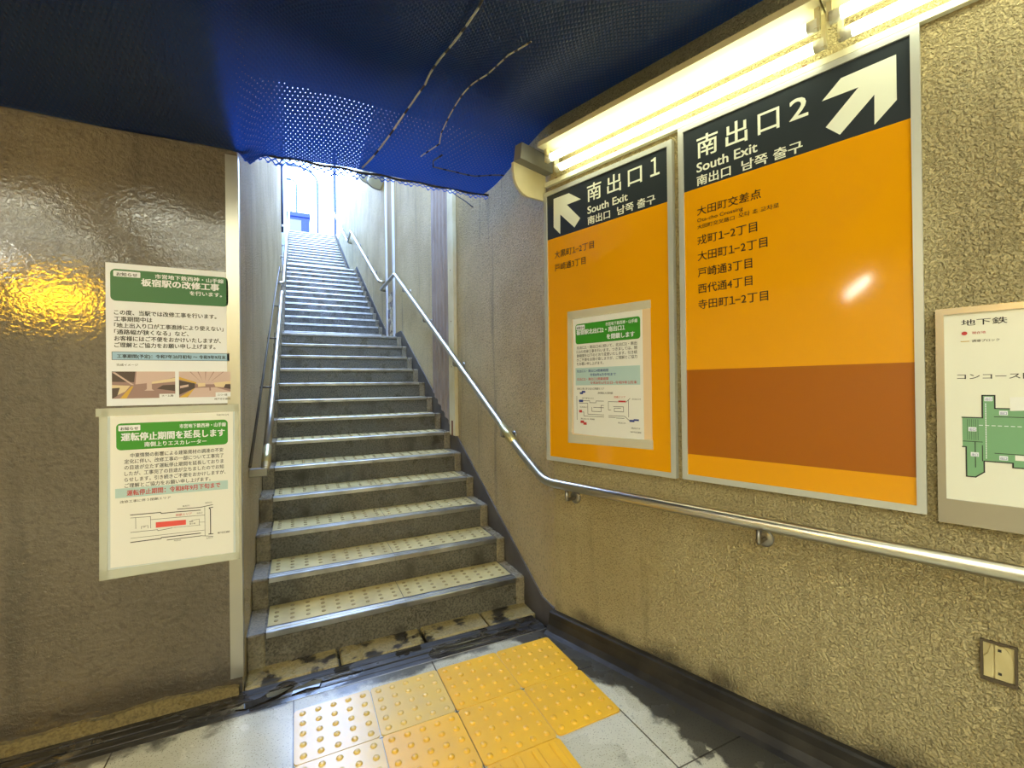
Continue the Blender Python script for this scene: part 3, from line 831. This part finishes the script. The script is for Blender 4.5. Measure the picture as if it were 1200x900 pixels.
mb = MB(); mb.flat(rect(-.661, 1.452, -.262, 1.484), FL, DA); pn = mb.build('period_panel', M_lblue, sh)
mb = MB(); line(mb, FL, [(-.661, 1.452), (-.262, 1.452), (-.262, 1.484), (-.661, 1.484), (-.661, 1.452)], .0016, DA+.0003)
write(mb, '工事期間(予定)：令和7年10月初旬 〜 令和9年9月末', FL, -.645, 1.461, .014, .370, DA+.0003, .03); mb.build('period_print', M_black, sh)
def photo(u0, v0, u1, v1, kind):
    X = lambda a: u0+(u1-u0)*a; Y_ = lambda b: v0+(v1-v0)*b
    mb = MB(); d = DA+.0002
    def pg(pts, mi): mb.flat([(X(a), Y_(b)) for a, b in pts], FL, pg.d, mi); pg.d += .00006
    pg.d = DA+.0001
    pg([(0, 0), (1, 0), (1, 1), (0, 1)], 0)
    if kind == 0:
        pg([(0, 1), (.36, 1), (.34, .6), (0, .62)], 2); pg([(0, .97), (.05, .97), (.34, .5), (.30, .5)], 1)
        pg([(.38, 1), (1, 1), (1, .78), (.62, .58), (.36, .52)], 1); pg([(.55, .52), (1, .62), (1, .76), (.60, .60)], 4)
        pg([(0, .5), (.28, .47), (.2, .25), (0, .05)], 4); pg([(0, .38), (.12, .40), (.08, .1), (0, 0)], 2)
        pg([(.12, 0), (.22, 0), (.33, .45), (.30, .45)], 3); pg([(.22, 0), (1, 0), (1, .3), (.62, .45), (.33, .45)], 0)
        pg([(.48, .72), (.68, .72), (.68, .68), (.62, .66), (.62, .34), (.66, .28), (.50, .28), (.54, .34), (.54, .66), (.48, .68)], 1)
        pg([(.7, .35), (1, .25), (1, .5), (.8, .48)], 2); pg([(.74, 0), (1, 0), (1, .15), (.74, .15)], 5)
    else:
        pg([(0, 1), (1, 1), (1, .6), (.65, .5), (.35, .5), (0, .78)], 1)
        for a in (.2, .35, .5, .66, .85): pg([(a, 1), (a+.02, 1), (.5+(a-.5)*.35, .62), (.5+(a-.5)*.33, .62)], 0)
        pg([(0, .8), (.33, .58), (.33, .52), (0, .70)], 3); pg([(0, .66), (.3, .54), (.3, .36), (0, .1)], 2); pg([(.02, .45), (.18, .5), (.18, .42), (.02, .35)], 1)
        pg([(.36, .55), (.5, .55), (.5, .42), (.36, .40)], 4); pg([(.66, .56), (1, .62), (1, .35), (.7, .4)], 4); pg([(.9, .5), (1, .5), (1, .3), (.86, .36)], 2)
        pg([(0, 0), (.14, 0), (.36, .36), (.3, .36)], 3); pg([(.3, .36), (.7, .38), (1, .2), (1, 0), (.16, 0)], 1)
        pg([(.57, .5), (.6, .5), (.61, .25), (.58, .25)], 0); pg([(.7, 0), (1, 0), (1, .18), (.7, .18)], 5)
    mb.build('station_photo', [M_photo1, M_photo2, M_photo3, M_photo4, M_photo5, M_paper], sh)
    m2 = MB(); write(m2, 'ホーム階' if kind == 0 else 'コンコース階', FL, X(.78 if kind == 0 else .74), Y_(.045), .008, (u1-u0)*.19, DA+.0016, .02); m2.build('photo_caption', M_black, sh)
photo(-.662, 1.296, -.456, 1.405, 0); photo(-.443, 1.296, -.258, 1.405, 1)

n2 = thing('notice', 'escalator stoppage notice in a taped plastic sleeve under the other notice', 'notice', (-.465, 2.308, .58))
mb = MB(); mb.prism([(-.704, .581), (-.232, .583), (-.232, 1.258), (-.700, 1.256), (-.712, 1.254), (-.712, 1.226), (-.700, 1.226)], FL, .0, .0035); mb.build('sleeve', M_tape, n2)
mb = MB(); mb.prism([(-.672, .622), (-.254, .612), (-.250, 1.236), (-.668, 1.238)], FL, .0035, .0042); sh = mb.build('sheet', M_paper2, n2)
DB = .0047
mb = MB(); mb.flat(rrect(-.650, 1.088, -.270, 1.196, .016), FL, DB); mb.build('green_header', M_green2, sh)
mb = MB(); mb.flat(rrect(-.643, 1.165, -.573, 1.188, .003), FL, DB+.0003)
write(mb, '市営地下鉄西神・山手線', FL, -.442, 1.168, .0165, .165, DB+.0003, .02)
write(mb, '運転停止期間を延長します', FL, -.634, 1.127, .030, .352, DB+.0003, .03)
write(mb, '南側上りエスカレーター', FL, -.560, 1.099, .018, .212, DB+.0003, .02); mb.build('header_lettering', M_paper, sh)
mb = MB(); write(mb, 'お知らせ', FL, -.636, 1.169, .012, .056, DB+.0006, .03)
for k, (tx, u, wd) in enumerate((('中東情勢の影響による建築資材の調達の不安', -.606, .318), ('定化に伴い、改修工事の一部について工事完了', -.625, .338), ('の目途が立たず運転停止期間を延長しておりま', -.625, .338), ('したが、工事完了の目途が立ちましたのでお知', -.625, .338), ('らせします。引き続きご不便をおかけしますが、', -.625, .345), ('ご理解とご協力をお願い申し上げます。', -.625, .290))):
    words(sh, 'text_line', M_black, tx, FL, u, 1.058-k*.0242, .0165, wd, DB, .010)
write(mb, '改修工事に伴う閉鎖エリア', FL, -.640, .876, .010, .165, DB, .015)
write(mb, '神戸市交通局', FL, -.312, .703, .008, .045, DB, .02); write(mb, '令和7年12月', FL, -.312, 1.214, .007, .045, DB, .01)
tk = lambda pts, w_: line(mb, FL, pts, w_, DB)
def G(x, y): # enlarged-crop pixel -> wall point
    return (-.704+(x-10)/1165.*.47, .586 + (800-.138*x*1.0-y+20)/785.*.315*.985 + 0)
def gl(pts, w_): tk([G(*p_) for p_ in pts], w_)
gl([(250,182),(490,155),(500,165),(620,150),(830,130)], .0032); gl([(635,120),(830,100),(940,70)], .0028); gl([(250,212),(410,198)], .0016); gl([(410,230),(870,182)], .0016)
gl([(290,212),(290,322)], .0014); gl([(410,200),(410,318)], .0014); gl([(250,360),(465,335),(470,345),(590,318)], .0018); gl([(600,315),(830,290)], .0012)
gl([(250,420),(870,345)], .0014); gl([(250,462),(490,428),(500,418),(830,378)], .0034); gl([(545,445),(830,408)], .0026); gl([(870,100),(870,405)], .0014); gl([(820,260),(870,258)], .0012)
gl([(940,98),(910,105),(920,120),(920,385),(905,390),(940,388)], .0034); gl([(830,405),(940,415)], .0020); gl([(335,325),(335,300),(388,290),(388,318)], .0012); gl([(755,240),(820,225),(820,290)], .0012)
for x_, y_, t_ in ((678, 95, '南出口1'), (875, 58, '南出口2'), (800, 170, '改札口'), (600, 460, '北出口1'), (880, 440, '北出口2'), (350, 312, 'EV'), (735, 262, '階段'), (735, 285, '乗り場')):
    u_, v_ = G(x_, y_); write(mb, t_, FL, u_, v_, .006, None, DB, .01)
mb.build('print', M_black, sh)
mb = MB(); mb.flat([(-.655, .897), (-.272, .893), (-.272, .931), (-.655, .935)], FL, DB); mb.build('period_panel', M_pblue, sh)
mb = MB(); write(mb, '運転停止期間：令和8年9月下旬まで', FL, -.618, .905, .021, .318, DB+.0003, .02)
write(mb, '閉鎖エリア', FL, *G(620, 195), .010, .055, DB+.0003, .01); mb.build('red_print', M_red, sh)
mb = MB(); mb.flat([G(452, 315), G(705, 285), G(705, 232), G(452, 258)], FL, DB+.0002); mb.build('closed_area', M_brightred, sh)
film = bpy.data.materials.get('tape_film')
for poly in ([(-.712, 1.226), (-.228, 1.230), (-.228, 1.262), (-.712, 1.258)], [(-.706, .578), (-.230, .580), (-.230, .612), (-.706, .616)], [(-.706, .58), (-.680, .58), (-.676, 1.25), (-.702, 1.25)], [(-.246, .58), (-.229, .58), (-.229, 1.255), (-.244, 1.255)]):
    mb = MB(); mb.prism(poly, FL, DB+.0006, DB+.0011); mb.build('tape', film, n2)

# corner guard at the edge of the poster wall
cg = thing('corner_guard', 'tall steel angle on the outer corner of the left wall', 'corner guard', (XL, 2.31, .06))
mb = MB(); mb.prism([(-.045, -.003), (.004, -.003), (.004, .045), (-.0005, .045), (-.0005, .0015), (-.045, .0015)],
                    Matrix(((1, 0, 0, XL), (0, 1, 0, 2.31), (0, 0, 1, 0), (0, 0, 0, 1))), .06, 2.36); mb.build('angle', M_steel, cg)

# ------------------------------------------------------------------ fluorescent lamps along the sign wall
def lamp(s0, label):
    t = thing('fluorescent_lamp', label, 'lamp', FR @ Vector((s0+.6, 2.5, .09)), 'twin tube lamps on the sign wall')
    s1 = s0 + 1.172
    mb = MB(); mb.prism([(0, 2.535), (.175, 2.535), (.175, 2.56), (0, 2.58)], Matrix(((-NW.x, 0, E_.x, K.x), (-NW.y, 0, E_.y, K.y), (0, 1, 0, 0), (0, 0, 0, 1))), s0-.016, s1+.012)
    mb.build('housing', M_cream, t)
    for d, z in ((.118, 2.487), (.070, 2.447)):
        ds = .0 if d > .1 else .02
        mb = MB(); p0 = FR @ Vector((s0+.028+ds, z, d)); p1 = FR @ Vector((s1-.028+ds*.4, z, d))
        mb.tube([p0, p1], .0185, 14); mb.build('tube', M_tube, t)
        for a, sg_ in ((s0+ds, 1), (s1+ds*.4, -1)):
            mb = MB(); q0 = FR @ Vector((a, z, d)); q1 = FR @ Vector((a+.029*sg_, z, d))
            mb.tube([q0, q1], .0192, 14)
            mb.build('tube_cap', M_enamel, t)
            mb = MB(); mb.prism(rect(a-.007, z-.016, a+.007, 2.545), FR, d-.012, d+.012); mb.build('socket', M_cream, t)
    return t
lamp(.085, 'twin fluorescent lamp above the two orange signs')
lamp(1.29, 'twin fluorescent lamp at the upper right edge, cut by the frame')
lamp(2.495, 'third twin fluorescent lamp along the sign wall, beyond the frame')

# quarter-round end piece at the kink
ec = thing('end_cover', 'cream quarter round end cover where the lamps stop at the stairs', 'cover', FR @ Vector((-.05, 2.4, .1)))
prof = [(0, 2.338), (.14, 2.325)] + [(.14+.105*sin(k*pi/16), 2.325+.10*(1-cos(k*pi/16))) for k in range(1, 9)] + [(.247, 2.475), (0, 2.475)]
MS = Matrix(((-NW.x, 0, E_.x, K.x), (-NW.y, 0, E_.y, K.y), (0, 1, 0, 0), (0, 0, 0, 1)))
mb = MB(); mb.prism(prof, MS, -.047, -.031); mb.build('face_plate', M_cream, ec)
mb = MB(); mb.prism([(0, 2.475), (.247, 2.475), (.235, 2.56), (0, 2.56)], MS, -.03, .02); mb.build('top_plate', M_pipe, ec)

# cable raceway above the signs
rc = thing('cable_raceway', 'cream cable raceway running above the orange signs', 'raceway', FR @ Vector((1, 2.42, 0)))
mb = MB(); mb.prism(rect(-.02, 2.406, 4.3, 2.428), FR, .001, .022); mb.build('channel', M_enamel, rc)
mb = MB()
for s in (.05, .42, 1.19, 2.0): mb.prism(rect(s, 2.428, s+.012, 2.436), FR, .0, .018)
mb.build('clip', M_rust, rc)

# outlet box low on the sign wall
ob = thing('outlet_box', 'small recessed outlet box with a cracked plate low on the right wall', 'outlet', FR @ Vector((1.635, .48, 0)))
mb = MB(); o0, o1, ov0, ov1 = 1.600, 1.672, .478, .592; b = .006
for poly in ([(o0, ov0), (o1, ov0), (o1-b, ov0+b*1.6), (o0+b, ov0+b*1.6)], [(o1, ov0), (o1, ov1), (o1-b, ov1-b), (o1-b, ov0+b*1.6)], [(o1, ov1), (o0, ov1), (o0+b, ov1-b), (o1-b, ov1-b)], [(o0, ov1), (o0, ov0), (o0+b, ov0+b*1.6), (o0+b, ov1-b)]):
    mb.prism(poly, FR, -.002, .008)
mb.build('box', M_outletbox, ob)
mb = MB(); mb.prism(rect(o0+b, ov0+b, o1-b, ov1-b), FR, -.001, .001); mb.build('back_plate', M_outlet, ob)
mb = MB(); mb.prism([(1.629, .489), (1.660, .489), (1.664, .52), (1.663, .548), (1.656, .570), (1.646, .581), (1.629, .584)], FR, .001, .005); mb.build('cover_plate', M_outlet, ob)
mb = MB(); mb.prism([(1.607, .489), (1.626, .489), (1.626, .584), (1.622, .584), (1.615, .555), (1.607, .545)], FR, .001, .0045); mb.build('cracked_plate', M_outlet, ob)
mb = MB()
for v in (.505, .570): mb.prism(rect(1.6345, v-.003, 1.6415, v+.004), FR, .004, .0062)
mb.build('screw', M_black, ob)

# ------------------------------------------------------------------ fittings on the stair wall
rb = thing('ribbed_cover', 'tall grey ribbed metal cover on the right stair wall', 'cover', (1.26, 4.15, 1.1))
def stair_line(y): return (y-2.465)*RISE/TREAD + RISE + .08
mb = MB(); ys = [3.872 + .552*k/30 for k in range(31)]
pr = []
for k in range(30): pr.append((ys[k], .012 + .016*max(0, sin(2*pi*k/6))))
v = []; f = []
for y, h in pr: v += [(1.268-h, y, stair_line(y)), (1.268-h, y, 6.1)]
for k in range(len(pr)-1): f.append((2*k, 2*k+1, 2*k+3, 2*k+2))
mb.add(v, f)
mb.box(1.25, 1.2665, 3.865, 3.875, stair_line(3.87), 6.1); mb.box(1.25, 1.2665, 4.405, 4.43, stair_line(4.42), 6.1)
mb.build('ribbed_panel', M_ribbed, rb)
cp = thing('cover_post', 'cream steel post at the near edge of the ribbed cover', 'post', (1.25, 3.78, 1))
mb = MB(); mb.cbox(1.236, 1.268, 3.705, 3.860, stair_line(3.78)-.03, 6.1, .003); mb.build('post_face', M_cream, cp)
mb = MB(); mb.box(1.2345, 1.237, 3.76, 3.80, stair_line(3.78)-.03, stair_line(3.78)+.10)
for z in (1.9, 2.35, 1.5): mb.lathe([(.006, 0), (.004, .003)], (1.236, 3.78, z), 8, 0, (-1, 0, 0))
mb.build('rust_spot', M_rust, cp)
sgd = thing('shutter_guide', 'pair of upright steel channels at the stair landing', 'shutter guide', (1.26, 6.6, 2))
for y in (6.34, 6.87):
    mb = MB(); mb.cbox(1.238, 1.2665, y, y+.055, 13*RISE+.003, 6.1, .003); mb.build('channel', M_guide, sgd)
mb = MB(); mb.box(1.262, 1.2665, 6.395, 6.87, 13*RISE+.003, 6.1); mb.build('infill_strip', M_brownstrip, sgd)
mb = MB(); mb.box(1.258, 1.263, 6.395, 6.87, 2.06, 2.70); mb.build('peeling_patch', M_peel, sgd)

for k, (y, z, lab) in enumerate(((8.15, 5.12, 'upper half round wall lamp at the top of the right stair wall'), (7.25, 4.66, 'lower half round wall lamp under the net edge on the stair wall'))):
    wl = thing('wall_lamp', lab, 'lamp', (1.25, y, z), 'half round wall lamps over the stairs')
    mb = MB(); pr = [(-.11+.11*(1-cos(a*pi/12))-.0, 0) for a in range(1)]
    Mx = Matrix(((-1, 0, 0, 1.268), (0, 0, 1, 0), (0, 1, 0, z), (0, 0, 0, 1)))
    cpts = [(0, .12)] + [(.20*sin(a*pi/18), .12-.24*(1-cos(a*pi/18))/2) for a in range(1, 18)] + [(0, -.12)]
    mb.prism(cpts, Mx, y-.22, y+.22); mb.build('diffuser', M_signwhite, wl)
    mb = MB(); mb.prism([(p_*1.06, q_*1.06) for p_, q_ in cpts], Mx, y-.24, y-.22); mb.prism([(p_*1.06, q_*1.06) for p_, q_ in cpts], Mx, y+.22, y+.24); mb.build('end_ring', M_pipe, wl)
dp = thing('drain_pipe', 'slim dark drain pipe at the far end of the left stair wall', 'pipe', (-.19, 9.6, 4.5))
mb = MB(); mb.tube([(-.20, 9.55, 4.3), (-.20, 9.55, 6.1)], .02, 12); mb.build('pipe', M_postblue, dp)
mb = MB()
for z in (4.4, 5.6): mb.tube([(-.20, 9.55, z), (-.20, 9.55, z+.04)], .024, 12)
mb.build('clamp', M_guide, dp)

# ------------------------------------------------------------------ street furniture at the top
def street_lamp(x, y, z0, h, reach, label, r=.055):
    t = thing('street_lamp', label, 'street lamp', (x, y, z0))
    mb = MB(); pts = [(x, y, z0), (x, y, h-reach*.75)]
    for k in range(1, 9): a = k*pi/2/8; pts.append((x - reach*(1-cos(a)), y, h-reach*.75 + reach*.75*sin(a)))
    mb.tube(pts, [r]*2+[r*.8]*8, 12); mb.lathe([(r*2, 0), (r*2, .12), (r*1.2, .16)], (x, y, z0), 12); mb.build('pole', M_lampmetal, t)
    mb = MB(); mb.cbox(x-reach-.5, x-reach+.05, y-.1, y+.1, h-.05, h+.06, .03); mb.build('lamp_head', M_lampmetal, t)
street_lamp(1.06, 24, TOPZ, 12.1, .95, 'tall curved street lamp in the sky above the stairs')
street_lamp(.15, 30, TOPZ, 13.9, .35, 'second slimmer street lamp beside the left handrail', .05)
kb = thing('street_kiosk', 'blue framed street box at the top of the stairs with a beige panel', 'kiosk', (.2, 19, TOPZ))
y = 19.0
mb = MB(); mb.cbox(-.25, .55, y, y+.5, TOPZ, 8.03, .01); mb.build('body', M_bluebox, kb)
mb = MB(); mb.cbox(-.27, .57, y-.06, y+.52, 7.90, 8.06, .01); mb.build('roof', M_bluebox, kb)
mb = MB(); mb.box(-.16, .25, y-.012, y+.01, TOPZ+.25, 7.78); mb.build('panel', M_beige, kb)
mb = MB()
for k in range(5): mb.box(.33+k*.04, .345+k*.04, y-.01, y, TOPZ+.2, 7.86)
mb.build('slats', M_postblue, kb)
pp = thing('street_post', 'dark upright post standing at the top right of the stairs', 'post', (1.28, 16.6, TOPZ))
mb = MB(); mb.cbox(1.24, 1.33, 16.55, 16.64, TOPZ-.01, 9.6, .01); mb.build('shaft', M_postblue, pp)
mb = MB(); mb.cbox(1.20, 1.37, 16.51, 16.68, TOPZ-.01, TOPZ+.08, .01); mb.build('base', M_postblue, pp)

# ------------------------------------------------------------------ net under the ceiling
def soft(a, b, x):
    t = max(0, min(1, (x-a)/(b-a))); return t*t*(3-2*t)
def net_z(x, y):
    d = WALL_C - (NW.x*x + NW.y*y)              # distance from the sign wall
    edge = min(soft(0, .55, 2.405-y), 1)
    z = 2.440 + .19*edge
    z += .07*soft(.15, .8, d) * edge
    z += (.022*sin(5.1*x+2.3*y) + .018*sin(3.3*y-4.1*x+1) + .010*sin(11*x-3*y) + .010*sin(9*y+4*x)) * (.25+.75*edge) * soft(.15, .5, d)
    if x < XL+.12: z -= .085*soft(-.12, 0, XL-x)*soft(1.1, 0, 2.4-y)
    wrinkle = .030*math.exp(-((x-.75-.25*(2.4-y))/.10)**2) * soft(.15, .5, d)
    return z - wrinkle*soft(0, .3, 2.4-y)
nt = thing('safety_net', 'dark blue safety net slung under the whole ceiling', 'net', (0, 0, 2.6))
vs = []; fs = []; uvs = []
NXg, NYg = 110, 90
for j in range(NYg+1):
    y = 2.405 - 2.1*(j/NYg)**1.25
    xr = (WALL_C - .165 - NW.y*y)/NW.x
    xr = min(xr, 1.03 + (2.405-y)*.55) if y > 2.0 else xr
    for i in range(NXg+1):
        q = i/NXg
        x = -3.9 + (xr+3.9)*(1-(1-q)**1.6)
        yy = y if x > XL+.02 else min(y, 2.30)
        vs.append((x, yy, net_z(x, yy))); uvs.append((x, yy+.35*net_z(x, yy)))
for j in range(NYg):
    for i in range(NXg):
        a = j*(NXg+1)+i; fs.append((a, a+1, a+NXg+2, a+NXg+1))
mb = MB(); mb.add(vs, fs, 0, True)
o = mb.build('net_sheet', M_net, nt)
uvl = o.data.uv_layers.new(name='UVMap')
for lp in o.data.loops: uvl.data[lp.index].uv = uvs[lp.vertex_index]
# hanging border band with its wider mesh
vs = []; fs = []; uvs = []; n = 70
for i in range(n+1):
    x = XL+.005 + (1.02-XL)*i/n
    zb = 2.440; sag = .012*sin(i*.9)+.008*sin(i*2.3)
    for k in range(4): vs.append((x, 2.405+.006*k, zb - (.022+sag*.5)*k/3*(1.6 if x < .3 else .9))); uvs.append((x, k*.017))
for i in range(n):
    for k in range(3): a = i*4+k; fs.append((a, a+1, a+5, a+4))
mb = MB(); mb.add(vs, fs, 0, True); o = mb.build('net_border', M_netedge, nt)
uvl = o.data.uv_layers.new(name='UVMap')
for lp in o.data.loops: uvl.data[lp.index].uv = uvs[lp.vertex_index]
mb = MB(); mb.tube([(XL+.005+(1.02-XL)*i/40, 2.408, 2.438+.004*sin(i)) for i in range(41)], .006, 6); mb.build('edge_cord', M_ropeb, nt)

def rope(name, label, pts, r, seg=.05, mats=(M_ropew, M_ropeb)):
    P_ = [Vector((x, y, net_z(x, y)-.012)) for x, y in pts]
    # resample with alternating light and dark lengths
    res = []
    for a, b in zip(P_, P_[1:]):
        L_ = (b-a).length; k = max(1, int(L_/ (seg/2)))
        for t_ in range(k):
            p_ = a.lerp(b, t_/k); res.append(Vector((p_.x, p_.y, net_z(p_.x, p_.y)-.010)))
    res.append(P_[-1])
    mb = MB(); mb.tube(res, r, 6, mats=[0 if i % 4 else 1 for i in range(len(res)-1)])
    return tag(mb.build(name, list(mats)), label, 'rope')
rope('rope', 'long white flecked rope lying straight across the dark net',
     [(0.611, 1.461), (0.61, 1.497), (0.582, 1.648), (0.554, 1.776), (0.532, 1.957), (0.494, 2.038), (0.431, 2.153), (0.362, 2.275), (0.314, 2.363)], .0048, .06)
rope('rope', 'thin kinked pale cord on the net between the long rope and the lamps',
     [(0.844, 1.536), (0.794, 1.64), (0.763, 1.788), (0.705, 1.949), (0.674, 2.042), (0.654, 2.114), (0.656, 2.157), (0.58, 2.23)], .0033, .03)
rope('rope', 'thin hooked dark cord near the net edge beside the end cover',
     [(0.683, 2.193), (0.646, 2.234), (0.654, 2.263), (0.772, 2.246), (0.881, 2.253), (0.969, 2.231), (1.038, 2.218)], .004, .03, (M_cordgrey, M_ropeb))

wr = MB(); wr.tube(bend([(1.235, 3.95, 3.20), (1.245, 3.70, 3.001), (1.235, 3.566, 2.92), (1.25, 3.421, 2.829), (1.266, 3.286, 2.731)], .1), .004, 6)
tag(wr.build('wire', M_ropeb), 'thin black wire hanging over the top of the cream post', 'wire')

# single tube lamp over the side passage (it glints in the exit 2 sign)
bl = thing('hanging_lamp', 'single tube lamp hanging over the side passage, a glint in exit 2 sign', 'lamp', (-2.35, .15, 2.3))
mb = MB(); mb.tube([(-2.92, .15, 2.30), (-1.80, .15, 2.30)], .017, 12); mb.build('tube', M_passage, bl)
mb = MB(); mb.cbox(-2.98, -1.74, .115, .185, 2.325, 2.375, .006)
mb.box(-2.98, -2.92, .135, .165, 2.285, 2.33); mb.box(-1.80, -1.74, .135, .165, 2.285, 2.33); mb.build('housing', M_enamel, bl)
for x in (-2.7, -2.0):
    mb = MB(); mb.tube([(x, .15, 2.37), (x, .15, 3.1)], .008, 8); mb.build('hanger', M_pipe, bl)

# lit yellow station sign hanging in the concourse behind the camera (it shows as a gleam on the poster wall)
hs = thing('hanging_sign', 'lit yellow hanging sign whose gleam shows on the left wall', 'sign', (-2.15, -1.45, 2.2))
mb = MB(); mb.cbox(-2.47, -1.87, -1.52, -1.40, 2.17, 2.36, .008); mb.build('case', M_alu, hs)
mb = MB(); mb.box(-2.455, -1.885, -1.401, -1.396, 2.185, 2.345); mb.build('lit_panel', M_litsign, hs)
for x in (-2.35, -2.0):
    mb = MB(); mb.tube([(x, -1.46, 2.35), (x, -1.46, 3.1)], .012, 10); mb.build('hanger', M_pipe, hs)

# unseen fill lights added under the ceiling behind the camera for even brightness
def add_fill_light(x, y, label):
    t = thing('fill_light', label, 'lamp', (x, y, 3.08), 'added fill lights behind the viewpoint')
    mb = MB(); z = 3.10
    for q in (((x-.63), (x+.63), y-.18, y-.15), ((x-.63), (x+.63), y+.15, y+.18), (x-.63, x-.60, y-.15, y+.15), (x+.60, x+.63, y-.15, y+.15)): mb.box(*q, 3.05, z)
    mb.build('frame', M_enamel, t)
    mb = MB(); mb.box(x-.60, x+.60, y-.15, y+.15, 3.07, 3.095); mb.build('diffuser', M_fill, t)
for y, row in ((-1.0, 'first'), (-2.0, 'second'), (-3.0, 'third')):
    for x, side in ((-2.6, 'left'), (-.9, 'middle'), (.8, 'right')):
        add_fill_light(x, y, 'added unseen fill light behind the viewpoint, %s row, %s' % (row, side))

bpy.data.objects.remove(_to)
bpy.data.curves.remove(_tc)
